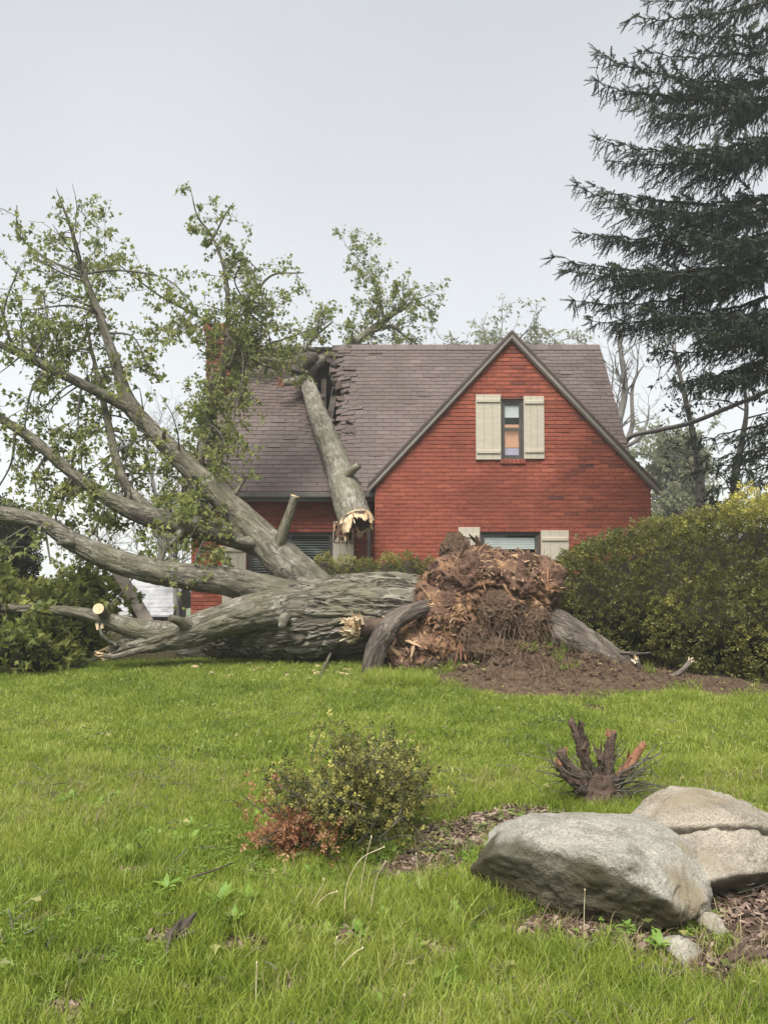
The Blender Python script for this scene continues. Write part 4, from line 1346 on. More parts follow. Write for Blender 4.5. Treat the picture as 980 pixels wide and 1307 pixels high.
hb.build('hair_roots', M['fibre'], tree, kind='stuff')
# crumbled clods and stones on the mound
cl = MB(); sv_, sf_ = icosphere(1)
for k in range(1500):
    q_ = G(690, 864) + sr.normal(size=2) * [.75, .36]
    s_ = .008 + .03 * sr.random() ** 4 + (.035 if k < 25 else 0)
    v = sv_ * (1 + sr.normal(0, .22, (len(sv_), 1))) * s_ * np.array([1.2, 1, .75])
    cl.add(v + [q_[0], q_[1], float(zt(q_[:1], q_[1:])[0]) + s_ * .35], tris=sf_)
cl.build('soil_clods', M['soil'], tree, kind='stuff')
# shards of rotten wood bristling over it
sh = MB(); pts_, dirs_ = [], []
rbv = np.concatenate(rb.v); sel = sr.choice(len(rbv), 6500, replace=False)
for i in sel:
    p = rbv[i]; out = nrm(p - cR)
    t = nrm(np.cross(out, (0.2, 1, 0.1)) + sr.normal(size=3) * .5)
    d = nrm(t * sr.choice([-1, 1]) + out * sr.uniform(.0, .5))
    L = sr.uniform(.02, .07) * (1 + 2.2 * (sr.random() < .12)); w = sr.uniform(.003, .011)
    s = nrm(np.cross(d, out + sr.normal(size=3) * .3)) * w; u = nrm(np.cross(d, s)) * w * .4
    p = p - d * L * .4 + out * .012; e = p + d * L
    v = np.array([p - s - u, p + s - u, p + s + u, p - s + u, e - s * .3 - u, e + s * .5 - u, e + s * .3 + u, e - s * .5 + u])
    patch = float(vnoise((p * 3.1)[None])[0])
    sh.add(v, BOXQ, tint=float(np.clip(patch * 1.9 - .42 + sr.normal(0, .2), 0, 1)))
for i in sr.choice(len(rbv), 520, replace=False):          # torn plates and long splinters
    p = rbv[i]; out = nrm(p - cR - [0, .25, 0]); t = nrm(np.cross(out, (.15, 1, .1)) + sr.normal(size=3) * .55) * sr.choice([-1, 1])
    d = nrm(t + out * sr.uniform(.1, 1.0)); L = sr.uniform(.06, .24); w = sr.uniform(.012, .045)
    s = nrm(np.cross(d, out + sr.normal(size=3) * .5)) * w; u = nrm(np.cross(d, s)) * sr.uniform(.003, .009)
    p = p - out * .02; m_ = p + d * L * .55 + out * sr.normal(0, .012); e = p + d * L
    v = np.array([p - s - u, p + s - u, p + s + u, p - s + u, m_ - s * sr.uniform(.4, 1.1) - u, m_ + s * sr.uniform(.4, 1.1) - u, m_ + s * .8 + u, m_ - s * .8 + u, e - s * .1, e + s * .35, e + s * .25 + u * .5, e - s * .05 + u * .5])
    q_ = [[0, 1, 2, 3]] + [[a_, a_ + 1, a_ + 5, a_ + 4] for a_ in (0, 1, 2, 4, 5, 6)] + [[3, 0, 4, 7], [7, 4, 8, 11], [8, 9, 10, 11]]
    patch = float(vnoise((p * 3.1)[None])[0])
    sh.add(v, q_, tint=float(np.clip(patch * 1.9 - .42 + sr.normal(0, .15), 0, 1)))
sh.build('wood_shards', M['rot'], root_ball, kind='stuff')
def zg0(q): return float(zt(np.array([q[0]]), np.array([q[1]]))[0])
# fine roots and fibres hanging over the mound
fb = MB()
for k in range(1500):
    a = sr.uniform(575, 760); top = 800 + abs(a - 660) * .35
    d0 = sr.uniform(9.1, 9.6)
    p = PX(a + sr.normal(0, 12), top + sr.uniform(-25, 45), d0)
    g = G(650 + (a - 650) * 1.15 + sr.normal(0, 14), sr.uniform(855, 900))
    gz = float(zt(np.array([g[0]]), np.array([g[1]]))[0])
    e = np.array([g[0], g[1], gz + .01]); 
    if sr.random() < .3: e = p + (e - p) * sr.uniform(.12, .4)
    else:
        q_ = G(690, 866) + sr.normal(size=2) * [.5, .3]; p = np.array([q_[0], q_[1], zg0(q_) + sr.uniform(.0, .03)]); aw = q_ - G(665, 825); aw = aw / np.linalg.norm(aw) * sr.uniform(.05, .2) + sr.normal(size=2) * .03; e = np.array([p[0] + aw[0], p[1] + aw[1], zg0(q_ + aw) + sr.uniform(.0, .05)])
    m_ = (p + e) / 2 + sr.normal(size=3) * .03 + np.array([0, -.03, .02])
    w = sr.uniform(.0012, .0035); s = np.array([w, w * .3, 0])
    fb.add(np.array([p - s, p + s, m_ + s, m_ - s, e + s * .5, e - s * .5]), [[0, 1, 2, 3], [3, 2, 4, 5]], tint=float(sr.random()))
fb.build('root_fibres', M['fibre'], tree, kind='stuff')

def root(c, seg=20, step=.03, lump=.2, name='root', mat='root_bark', label=None, tip=None):
    P, R = ctrl(c); mb = MB()
    P, R = tube(mb, P, R, seg, step, furrow(.02, 16, 3, lump, 70 + c[0][0]), seed=c[0][0] * .1)
    o = mb.build(name, M[mat], tree, smooth=True, label=label)
    if tip:
        q = MB(); splinters(q, P[-1], nrm(P[-1] - P[-3]), tip[0], tip[1], tip[2], sr, inner=.0); q.build('splinters', M['pale_wood'], o, kind='stuff')
    return o
root([(565, 772, 9.6, .09), (535, 778, 9.35, .10), (508, 790, 9.2, .105), (488, 812, 9.1, .115), (477, 840, 9.05, .115), (473, 868, 9.05, .12), (471, 885, 9.1, .1)], 32, .02, label='thick grey root bent down to the grass')
root([(560, 805, 9.9, .2), (510, 805, 9.75, .17), (475, 802, 9.6, .13), (452, 802, 9.5, .11)], 28, .025, .3, mat='stump_bark', label='root stub split open to pale wood', tip=(.13, 70, .2))
root([(655, 800, 9.9, .3), (700, 800, 9.6, .24), (735, 815, 9.4, .19), (765, 835, 9.3, .15), (795, 853, 9.2, .12), (815, 868, 9.15, .08)], 36, .02, .28, label='broad ridged root sloping down to the right')
root([(690, 805, 9.9, .2), (740, 815, 9.8, .16), (790, 840, 9.7, .1), (830, 862, 9.6, .05)], 24, .03, .25)
root([(735, 820, 9.3, .07), (770, 852, 9.1, .06), (792, 872, 9.0, .05), (800, 885, 8.95, .03)], 14, .03)
root([(770, 850, 9.2, .06), (810, 862, 9.1, .05), (845, 866, 9.05, .045), (868, 858, 9.0, .035), (882, 842, 9.0, .028)], 14, .03, tip=(.026, 9, .06), label='thin curved root with a pale tip')
root([(790, 858, 9.15, .05), (806, 862, 9.1, .045), (814, 852, 9.05, .035), (812, 842, 9.05, .03)], 14, .03, tip=(.03, 14, .09))
root([(755, 828, 9.5, .03), (800, 834, 9.5, .024), (822, 834, 9.5, .02), (830, 832, 9.5, .012)], 8, .03)
root([(590, 830, 9.5, .16), (560, 842, 9.35, .12), (530, 850, 9.25, .08), (505, 852, 9.2, .05)], 20, .03, .3, mat='stump_bark')
root([(655, 835, 9.3, .1), (700, 850, 9.15, .09), (745, 868, 9.0, .06), (770, 878, 8.95, .03)], 16, .03, .3)
q = MB(); splinters(q, PX(452, 797, 9.42), (-.5, -.5, .7), .12, 45, .16, sr, inner=0); splinters(q, PX(704, 790, 9.5), (0, -.2, 1), .07, 22, .17, sr, inner=0); q.build('splinters', M['pale_wood'], tree, kind='stuff', label='cream torn wood on the broken roots')
q = MB(); splinters(q, PX(596, 822, 9.32), (0, -.3, -1), .1, 26, .3, sr, inner=0); q.build('torn_heartwood', M['stump_red'], tree, kind='stuff', label='orange torn heartwood hanging low on the root end')
q = MB(); splinters(q, PX(565, 750, 9.6), (.8, -.3, .3), .16, 40, .2, sr, inner=0); splinters(q, PX(690, 735, 9.5), (.2, -.3, -.8), .15, 40, .22, sr, inner=0); splinters(q, PX(555, 795, 9.4), (.7, -.4, .4), .15, 40, .2, sr, inner=0)
q.build('torn_heartwood', M['stump_red'], tree, kind='stuff')
# chips scattered below the trunk
ch = MB(); n = 60
for k in range(n):
    g = np.array([sr.uniform(-2.4, 1.2), sr.uniform(9.0, 9.9)]); z_ = float(zt(g[:1], g[1:])[0])
    a = sr.uniform(0, 3.14); L = sr.uniform(.01, .05) if k > 8 else sr.uniform(.06, .13); w = sr.uniform(.005, .02)
    c_, s_ = math.cos(a), math.sin(a)
    p = np.array([[-L, -w, 0], [L, -w * .4, 0], [L * .8, w * .5, 0], [-L * .8, w, 0]])
    p = np.stack([p[:, 0] * c_ - p[:, 1] * s_ + g[0], p[:, 0] * s_ + p[:, 1] * c_ + g[1], p[:, 2] + z_ + .03], -1)
    ch.add(np.vstack([p, p + [0, 0, .02]]), BOXQ)
tag(ch.build('wood_chips', M['pale_wood']), 'pale wood chips scattered on the ground below the trunk', 'wood chips', kind='stuff')

# ------------------------------------------------------------------ the limb broken off onto the roof
rl = thing('broken_limb', 'thick broken limb lying down the shingle roof with splintered hollow lower end', 'tree limb', PX(430, 600, 15.2))
lc = [(455, 668, 14.5, .33), (447, 643, 14.75, .315), (436, 608, 15.2, .28), (420, 565, 15.8, .24), (405, 527, 16.4, .20), (395, 497, 16.9, .17), (386, 474, 17.3, .155), (384, 464, 17.45, .12)]
P, R = ctrl(lc); mb = MB(); PLr, RLr = tube(mb, P, R, 84, .03, furrow(.02, 13, 3.2, .10, 90), seed=4.0)
mb.build('limb', M['roof_limb'], rl, smooth=True)
ax = nrm(PLr[0] - PLr[4])
def brk(c, axis, rad, part_parent):
    hollow = MB(); tube(hollow, [c - axis * .05, c + axis * .03, c + axis * .05], [rad * .95, rad * .86, rad * .5], 32, None, furrow(.05, 8, 4, .3, 3)); hollow.build('hollow', M['dark_wood'], part_parent, smooth=True)  # solid dark plug, its colour standing for the shade inside the broken end
    r_ = np.random.default_rng(9)
    s1 = MB(); a_ = nrm(np.cross(axis, (0, 1, 0.1))); b_ = np.cross(axis, a_)
    rim = MB(); m = 120; th_ = np.arange(m) / m * 2 * math.pi
    jag = .03 + .30 * np.maximum(0, fbm(np.stack([np.cos(th_) * 3.2, np.sin(th_) * 3.2, th_ * 0], -1), 4)) + .05 * r_.random(m)
    od = a_[None] * np.cos(th_)[:, None] + b_[None] * np.sin(th_)[:, None]
    jag = jag + .16 * np.clip(-od[:, 0] - .2, 0, 1)
    ro = rad * (1.0 + .06 * fbm(np.stack([np.cos(th_) * 2, np.sin(th_) * 2, th_ * 0 + 4], -1), 3))
    Vr = np.vstack([c + od * (ro * .985)[:, None] - axis * .08, c + od * (ro * .93)[:, None] + axis * jag[:, None], c + od * (ro * .80)[:, None] + axis * jag[:, None] * .8, c + od * (ro * .72)[:, None] - axis * .1])
    j_ = np.arange(m); j2_ = (j_ + 1) % m
    rim.add(Vr, np.vstack([np.stack([j_ + k_ * m, j2_ + k_ * m, j2_ + (k_ + 1) * m, j_ + (k_ + 1) * m], -1) for k_ in range(3)]))
    rim.build('torn_rim', M['pale_wood'], part_parent)
    for k in range(70):
        th = r_.uniform(0, 2 * math.pi); rr = rad * r_.uniform(.82, 1.0)
        o_ = a_ * math.cos(th) + b_ * math.sin(th)
        p = c + o_ * rr - axis * .05
        left = np.clip(-o_[0] * .8 + .3, 0, 1)
        L = r_.uniform(.06, .13) + left * r_.uniform(0, .22); w = r_.uniform(.012, .04)
        d = nrm(axis + r_.normal(size=3) * .15 - o_ * .12); s = nrm(np.cross(d, o_)) * w; u = o_ * .014; e = p + d * L
        s1.add(np.array([p - s - u, p + s - u, p + s + u, p - s + u, e - s * .3 - u, e + s * .2 - u, e + s * .2 + u, e - s * .3 + u]), BOXQ, tint=float(r_.random()))
    s1.build('splinters', M['pale_wood'], part_parent, kind='stuff')
    s2 = MB()
    splinters(s2, c - a_ * 0 + np.array([-.2, 0, -.05]), axis + np.array([-.25, 0, -.1]), .2, 70, .34, r_, inner=0)
    s2.build('rotten_core', M['rot'], part_parent, kind='stuff')
brk(PLr[0], ax, .33, rl)
def rlimb(c, seg=16, step=.05, name='branch', mat='roof_limb', label=None):
    P, R = ctrl(c); mb = MB(); P, R = tube(mb, P, R, seg, step, furrow(.012, 16, 4, .14, c[0][0]), seed=c[0][0] * .2)
    return mb.build(name, M[mat], rl, smooth=True, label=label), P, R
rlimb([(440, 612, 14.95, .11), (450, 600, 14.8, .085), (458, 594, 14.75, .065)], 20, .03, 'knot')
o1, P1, R1 = rlimb([(386, 478, 17.1, .19), (398, 466, 17.5, .16), (420, 455, 18.1, .125), (446, 441, 18.6, .11), (475, 420, 18.8, .09), (500, 402, 19, .065), (522, 388, 19.1, .04), (532, 372, 19.1, .012)], 18)
o2, P2, R2 = rlimb([(470, 424, 18.75, .06), (500, 417, 18.9, .05), (515, 428, 19, .035), (538, 443, 19.1, .02)], 10)
o3, P3, R3 = rlimb([(490, 410, 18.9, .05), (485, 385, 19, .035), (472, 350, 19, .02), (440, 312, 19, .006)], 10)
o4, P4, R4 = rlimb([(388, 480, 16.95, .12), (374, 487, 16.8, .09), (360, 489, 16.7, .07)], 16, .03, label='short stub torn to orange wood')
q = MB(); r_ = np.random.default_rng(3); splinters(q, P4[-1], nrm(P4[-1] - P4[-2]), .07, 26, .2, r_, inner=0); q.build('splinters', M['stump_red'], o4, kind='stuff')
o5, P5, R5 = rlimb([(392, 468, 17.2, .11), (370, 462, 17.4, .07), (335, 458, 17.5, .05), (300, 462, 17.5, .02)], 10)
o6, P6, R6 = rlimb([(400, 466, 17.3, .09), (385, 452, 17.6, .07), (400, 432, 17.8, .04), (425, 410, 18, .015)], 10)
o7, P7, R7 = rlimb([(378, 478, 16.9, .2), (383, 466, 16.95, .22), (396, 458, 17.0, .18), (404, 455, 17.1, .1)], 20, .03, 'crotch', 'dark_wood')
for o_, seed, jobs in ((o1, 301, [(P1, R1, .45, 1, 30, .62, 2)]), (o2, 302, [(P2, R2, .2, 1, 12, .5, 2)]), (o3, 303, [(P3, R3, .1, 1, 22, .5, 2)]), (o5, 304, [(P5, R5, .2, 1, 12, .4, 1)]), (o6, 305, [(P6, R6, .1, 1, 20, .5, 2)])):
    f_ = Foliage(seed, bias=(.1, 0, .05), leafn=1.9, leaf=.085)
    for (a, b, t0, t1, n_, L_, lv_) in jobs: f_.along(a, b, t0, t1, n_, L_, lv_)
    f_.build(o_, M['leaf'], M['twig'])
# ------------------------------------------------------------------ hedges and bushes
def zg(x, y): return float(zt(np.array([x]), np.array([y]))[0])

def bush(root, ells, n, size, leaf, seed, core=True, tint=lambda p, u, r: r.beta(2, 2), jitter=.07, template=(SPRIG_V, SPRIG_F), stems=0, core_scale=.86, up=.4, lump=.10):
    r = np.random.default_rng(seed)
    cs = np.array([e[0] for e in ells]); rs = np.array([e[1] for e in ells])
    area = np.array([a[0] * a[1] + a[0] * a[2] + a[1] * a[2] for a in rs]); area /= area.sum()
    P, D, U = [], [], []
    for k in range(len(ells)):
        m = int(n * area[k])
        d = nrm(r.normal(size=(m, 3)))
        q = d * 1.0
        bump_ = 1 + lump * fbm((cs[k] + d * rs[k]) * 2.6, 3)[:, None] + lump * .5 * fbm((cs[k] + d * rs[k]) * 8, 2)[:, None]
        depth = 1 - np.abs(r.normal(0, jitter, m))[:, None] + r.exponential(.012, m)[:, None]
        p = cs[k] + q * rs[k] * bump_ * depth
        nn = nrm(d / rs[k])
        keep = np.ones(m, bool)
        for j in range(len(ells)):
            if j != k: keep &= (((p - cs[j]) / (rs[j] * .9)) ** 2).sum(1) > 1
        g = zt(p[:, 0], p[:, 1]); keep &= p[:, 2] > g + .02
        P.append(p[keep]); D.append(nrm(nn + r.normal(size=(m, 3)) * .55 + [0, 0, up])[keep]); U.append(((1 - depth[:, 0]) / (jitter + 1e-6))[keep])
    P = np.vstack(P); D = np.vstack(D); U = np.concatenate(U)
    mb = MB(); strew(mb, template[0], template[1], P, D, size * r.uniform(.6, 1.3, len(P)), np.clip(tint(P, U, r), 0, 1), r=r)
    mb.build('foliage', leaf, root, kind='stuff')
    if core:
        cb = MB(); sv, sf = icosphere(4)  # solid dark filler inside, so gaps in the foliage read as deep shade
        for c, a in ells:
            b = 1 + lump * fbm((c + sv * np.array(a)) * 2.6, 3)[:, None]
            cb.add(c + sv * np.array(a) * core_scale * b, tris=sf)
        cb.build('dark_core', M['core'], root, smooth=True, kind='stuff')
    if stems:
        for _ in range(stems):
            sb_ = MB()
            k = r.integers(len(ells)); c, a = ells[k]
            x, y = c[0] + r.normal(0, .25) * a[0], c[1] + r.normal(0, .25) * a[1]
            z0_ = zg(x, y)
            tube(sb_, [(x, y, z0_), (x + r.normal(0, .1), y + r.normal(0, .1), z0_ + .5 * (c[2] - z0_)), (x + r.normal(0, .4), y + r.normal(0, .3), c[2] + a[2] * .4)], [.03, .022, .008], 6, .2)
            sb_.build('stem', M['twig'], root, smooth=True)

hedge = thing('hedge', 'tall rounded green hedge with yellowish tips to the right of the root ball', 'hedge', (4.2, 9.9, 0))
hl = []
for t in np.linspace(0, 1.33, 9):
    x = 3.25 + t * 3.6; y = 10.9 - t * 1.5
    top = 1.62 + .62 * min(1, (t * 1.9) ** .8)
    hl.append(((x, y, top * .40), (.95, 1.15, top * .60)))
hl.append(((2.95, 11.5, .6), (.5, .7, .72)))
hl.append(((4.2, 9.6, .55), (.8, .7, .6))); hl.append(((4.75, 9.05, .6), (.7, .65, .8)))
def hedge_tint(P, U, r):
    h = np.clip((P[:, 2] - .3) / 1.9, 0, 1)
    return .24 + .25 * fbm(P * 2.6, 3) + .42 * r.random(len(P)) ** 2 + .5 * np.clip((h - .72) / .28, 0, 1) + .2 * (r.random(len(P)) < .10)  # yellow tips at the top, with overhead brightness painted in as well
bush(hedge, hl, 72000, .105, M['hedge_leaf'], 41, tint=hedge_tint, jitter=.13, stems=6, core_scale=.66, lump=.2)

fh = thing('foundation_hedge', 'low clipped green hedge along the brick wall behind the trunk', 'hedge', (.1, 13.6, -.1))
fl = []
for x in np.linspace(-1.05, 1.2, 7): fl.append(((x, 13.6, .48), (.36, .42, .82 + .05 * math.sin(x * 5))))
fl.append(((2.75, 13.2, .4), (.4, .4, .75)))
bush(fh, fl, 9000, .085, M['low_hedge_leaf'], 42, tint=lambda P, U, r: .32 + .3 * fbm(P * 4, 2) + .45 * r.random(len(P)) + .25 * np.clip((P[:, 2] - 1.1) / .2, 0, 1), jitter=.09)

lb = thing('leafy_bush', 'dense leafy green bush at the left edge under the low limb', 'bush', (-4.6, 10.2, 0))
ll = [((PX(30, 800, 10.3)), (.95, .8, .62)), ((PX(-60, 780, 10.2)), (.8, .8, .85)), ((PX(85, 815, 10.5)), (.55, .5, .48)), ((PX(40, 838, 9.6)), (.6, .45, .3)), ((PX(-40, 830, 9.4)), (.8, .5, .5)), ((PX(105, 770, 11)), (.5, .5, .45))]
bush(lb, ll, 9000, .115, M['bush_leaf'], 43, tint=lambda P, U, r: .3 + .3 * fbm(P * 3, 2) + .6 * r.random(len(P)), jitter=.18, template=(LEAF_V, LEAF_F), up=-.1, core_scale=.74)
f = Foliage(44, bias=(0, -.1, .1), leaf=.11, leafn=2.2, child=3)
for k in range(46):
    c, a = ll[k % 6]; d = nrm(f.r.normal(size=3) + [0, -.4, .35]); f.twig(np.array(c) + d * np.array(a) * .7, d, f.r.uniform(.3, .6), .01, 1)
f.build(lb, M['bush_leaf'], M['twig'], name='sprays')

dc = thing('dark_conifer', 'dark green conifer shrub at the far left edge behind the bush', 'conifer', (-7.2, 14, -.5))
bush(dc, [(PX(-10, 705, 14), (.75, .8, .95)), (PX(-70, 690, 14), (.9, .8, 1.2)), (PX(-30, 740, 14), (1.0, .8, .9)), (PX(-40, 800, 14), (1.1, .9, 1.0))], 7000, .16, M['dark_conifer'], 45, tint=lambda P, U, r: r.random(len(P)) ** 1.5, jitter=.12)

# ------------------------------------------------------------------ boulders
def hull_planes(pts):
    bm = bmesh.new()
    for p in pts: bm.verts.new(p)
    bmesh.ops.convex_hull(bm, input=bm.verts)
    c = np.mean(np.asarray(pts), 0)
    N, O = [], []
    for f_ in bm.faces:
        n = np.array(f_.normal[:]); o = n.dot(np.array(f_.verts[0].co[:]) - c)
        if o < 0: n, o = -n, -o
        N.append(n); O.append(max(o, .02))
    bm.free()
    return c, np.array(N), np.array(O)
def boulder(root, pts, mat, sub, sharp, seed, stain_shade_mask=None, strata=.006, part='stone_body', chips=55, scale_=1.0):
    c, N, O = hull_planes(pts)
    v, f_ = icosphere(sub)
    k = np.maximum(v @ N.T, 0) / O[None]
    rad = 1 / k.max(1)
    r_ = np.random.default_rng(int(seed * 10))
    cn, co_ = [], []
    for i in r_.choice(len(v), chips, replace=False):          # broken-off chips: small flat facets
        n_ = nrm(N[int(np.argmax(k[i]))] + r_.normal(size=3) * .5)
        o_ = (v @ n_ * rad).max() - r_.uniform(.008, .05) * scale_
        if o_ > .02: cn.append(n_); co_.append(o_)
    k = np.hstack([k, np.maximum(v @ np.array(cn).T, 0) / np.array(co_)[None]]) if chips else k
    km = k.max(1)
    rad = 1 / (km * ((k / km[:, None]) ** sharp).sum(1) ** (1 / sharp))
    p = c + v * rad[:, None]
    q = p * 1.0 + seed
    lay = q @ np.array([[.25, .1, 1.0]]).T * 16 + 3 * fbm(q * 3, 3)[:, None]
    step = np.abs((lay[:, 0] % 1) - .5) * 2
    rg = 1 - np.abs(2 * vnoise(q * np.array([7, 7, 11])) - 1)
    disp = scale_ * (.012 * fbm(q * 3.2, 3) + .015 * fbm(q * 9, 4) + .012 * fbm(q * 28, 3) + .018 * (rg - .5)) + strata * .5 * (np.minimum(1, step * 2.5) - .7)
    crack = np.abs(2 * vnoise(q * np.array([2.6, 2.6, 5])) - 1)
    disp -= .006 * scale_ * np.clip(1 - crack * 11, 0, 1)
    p = p + v * disp[:, None]
    tint = np.zeros(len(p)) if stain_shade_mask is None else stain_shade_mask(p)
    mb = MB(); mb.add(p, tris=f_, tint=np.clip(tint, 0, 1))
    return mb.build(part, mat, root, smooth=True)
b1p = [PX(*a) for a in ((601, 1108, 3.5), (612, 1065, 3.75), (632, 1043, 3.85), (655, 1037, 3.95), (760, 1038, 4.05), (840, 1036, 4.15), (636, 1082, 3.36), (695, 1062, 3.28), (770, 1074, 3.19), (808, 1108, 3.10), (848, 1158, 3.04),
                        (895, 1075, 3.65), (908, 1120, 3.4), (905, 1150, 3.25), (866, 1182, 3.1), (612, 1155, 3.55), (690, 1175, 3.44), (780, 1192, 3.31), (855, 1205, 3.14), (905, 1185, 3.25), (820, 1120, 4.3), (640, 1120, 4.1))]
def front_stain_shade(p):
    # olive lichen and clay staining, with overhang shade painted in, on the undercut face
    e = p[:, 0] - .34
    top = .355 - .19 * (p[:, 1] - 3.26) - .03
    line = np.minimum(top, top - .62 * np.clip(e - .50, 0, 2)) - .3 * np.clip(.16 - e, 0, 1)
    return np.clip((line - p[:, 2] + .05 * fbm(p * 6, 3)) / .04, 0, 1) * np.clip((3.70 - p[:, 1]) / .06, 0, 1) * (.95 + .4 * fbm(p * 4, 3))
bo = thing('boulder', 'big angular grey boulder with dark undercut front and a higher tan peak on its right', 'boulder', (1.0, 3.6, 0))
boulder(bo, b1p, M['rock'], 7, 160, 3.3, front_stain_shade)
b2p = [PX(*a) for a in ((796, 1034, 4.05), (838, 1003, 4.15), (872, 994, 4.22), (950, 1020, 4.2), (1000, 1050, 4.1), (1040, 1075, 4.05), (842, 1058, 3.78), (905, 1044, 3.70), (962, 1046, 3.70), (1015, 1070, 3.75),
                        (825, 1085, 3.95), (985, 1088, 3.95), (900, 1120, 4.4), (1000, 1120, 4.4))]
b3p = [PX(*a) for a in ((815, 1066, 3.78), (880, 1060, 3.68), (960, 1058, 3.66), (992, 1072, 3.62), (902, 1136, 3.28), (925, 1116, 3.36), (975, 1086, 3.50), (1035, 1095, 3.6), (905, 1152, 3.5), (980, 1140, 3.68), (1045, 1135, 3.8), (830, 1120, 3.9), (990, 1140, 4.2), (850, 1150, 3.5))]
boulder(bo, b2p, M['rock_tan'], 6, 150, 9.1, None, part='rear_slab')
boulder(bo, b3p, M['rock_tan'], 6, 150, 5.7, lambda p: np.clip((.13 + (p[:, 0] - 1.45) * .12 - p[:, 2]) / .04, 0, 1) * .75, part='side_face')  # low recess of the side face darkened, its shade put into the tint
for k, (px, py, d, s, lab) in enumerate(((868, 1176, 3.05, .055, 'small rounded grey stone against the foot of the big boulder'), (906, 1152, 3.22, .045, 'smaller grey stone under the right side of the big boulder'))):
    c_ = PX(px, py, d); g_ = zg(c_[0], c_[1]); r_ = np.random.default_rng(50 + k)
    pts = [c_ * [1, 1, 0] + [0, 0, g_ + s * .5] + r_.normal(size=3) * s * np.array([.9, .7, .6]) for _ in range(14)]
    o = thing('stone', lab, 'stone', (c_[0], c_[1], g_)); boulder(o, pts, M['rock'], 5, 40, k * 4.0 + 1, None, .002, chips=20, scale_=.25)

# ------------------------------------------------------------------ cut shrub stump
sg = G(765, 1022); sz = zg(*sg)
st = thing('shrub_stump', 'dark stump of a cut shrub with splayed short stems behind the boulder', 'stump', (sg[0], sg[1], sz))
mb = MB(); tube(mb, [(sg[0], sg[1], sz - .05), (sg[0] - .01, sg[1], sz + .08), (sg[0], sg[1], sz + .2)], [.17, .15, .10], 36, .015, furrow(.03, 22, 6, .35, 5)); mb.build('base', M['stump_bark'], st, smooth=True)
def stem(c, mat='stump_bark', tip='stump_red', name='stem', top=8, label=None):
    P, R = ctrl(c); mb = MB(); R = R * .78; P, R = tube(mb, P, R, 16, .012, furrow(.012, 55, 9, .4, c[0][0]), seed=c[0][0] * .1)
    o = mb.build(name, M[mat], st, smooth=True, label=label)
    q = MB(); splinters(q, P[-1], nrm(P[-1] - P[-3]), R[-1] * .9, top, .05, np.random.default_rng(int(c[0][0])), inner=0); q.build('splinters', M[tip], o, kind='stuff')
    q = MB(); r_ = np.random.default_rng(int(c[0][1]))
    for k in range(9):         # strips of bark split away from the stem
        i = int(r_.integers(1, len(P) - 2)); splinters(q, P[i], nrm(P[i + 1] - P[i]) + r_.normal(size=3) * .22, R[i] * 1.05, 1, .11, r_, inner=.9)
    q.build('bark_strips', M['stump_bark' if mat != 'stump_red' else 'stump_red'], o, kind='stuff')
D0 = sg[1]
stem([(758, 1000, D0, .05), (748, 975, D0 - .02, .045), (740, 948, D0 - .03, .04), (733, 930, D0 - .03, .03), (727, 919, D0 - .03, .02)], tip='stump_bark')
stem([(744, 955, D0 - .03, .028), (742, 935, D0 - .05, .024), (741, 921, D0 - .06, .02)], tip='stump_bark')
stem([(752, 1005, D0 - .04, .05), (730, 985, D0 - .08, .042), (719, 968, D0 - .1, .036), (716, 957, D0 - .1, .034)])
stem([(775, 1000, D0, .045), (776, 970, D0, .04), (779, 945, D0, .034), (781, 934, D0, .03)])
stem([(785, 1000, D0, .04), (803, 975, D0 - .02, .034), (813, 960, D0 - .03, .028), (822, 948, D0 - .03, .024)], mat='stump_red', label='stem split to orange wood')
stem([(745, 1010, D0 - .08, .04), (722, 990, D0 - .12, .03), (710, 972, D0 - .12, .016)])
stem([(768, 990, D0 - .06, .03), (766, 970, D0 - .08, .024), (762, 958, D0 - .09, .018)])
f = Foliage(61, leafn=0, child=3)
for k in range(60):
    a = f.r.uniform(-1, 1)
    f.twig(np.array([sg[0] + a * .12, D0 - .05, sz + f.r.uniform(.05, .2)]), np.array([a * 1.3, f.r.normal(0, .4), f.r.uniform(.0, .9)]), f.r.uniform(.12, .32), .006, 1)
f.build(st, M['leaf'], M['twig'])

# ------------------------------------------------------------------ small shrub in front
hg = G(445, 1075); hz = zg(*hg)
ss = thing('small_shrub', 'small scraggly evergreen shrub with yellow tips and orange dead side in the lawn', 'shrub', (hg[0], hg[1], hz))
f = Foliage(71, bias=(0, 0, .35), leaf=.05, leafn=4.2, child=3, droop=-.3)
for k in range(40):
    a = f.r.uniform(0, 2 * math.pi); e = f.r.uniform(.12, 1.1)
    d = np.array([math.cos(a) * e * 1.15, math.sin(a) * e, f.r.uniform(.5, 1.0)])
    if d[0] < -.5 and d[2] < .8: continue
    f.twig(np.array([hg[0], hg[1], hz]) + np.array([d[0] * .1, d[1] * .1, 0]), d, f.r.uniform(.28, .46), .009, 2)
for (px, py) in ((440, 930), (470, 935), (452, 925)):
    e = PX(px, py, hg[1]); s_ = np.array([hg[0] + .02, hg[1], hz + .15]); f.twig(s_, e - s_, float(np.linalg.norm(e - s_)) * .8, .01, 2)
f.build(ss, M['shrub_leaf'], M['twig'], (SPRIG_V, SPRIG_F))
f = Foliage(72, bias=(0, 0, -.1), leaf=.05, leafn=4, child=3, droop=.1)
for k in range(16):
    d = np.array([-1, -.5, .35]) + f.r.normal(size=3) * np.array([.3, .4, .22])
    f.twig(np.array([hg[0] - .12, hg[1] - .05, hz + .03]), d, f.r.uniform(.2, .34), .008, 1)
f.build(ss, M['dead_leaf'], M['twig'], (SPRIG_V, SPRIG_F), name='dead_foliage')

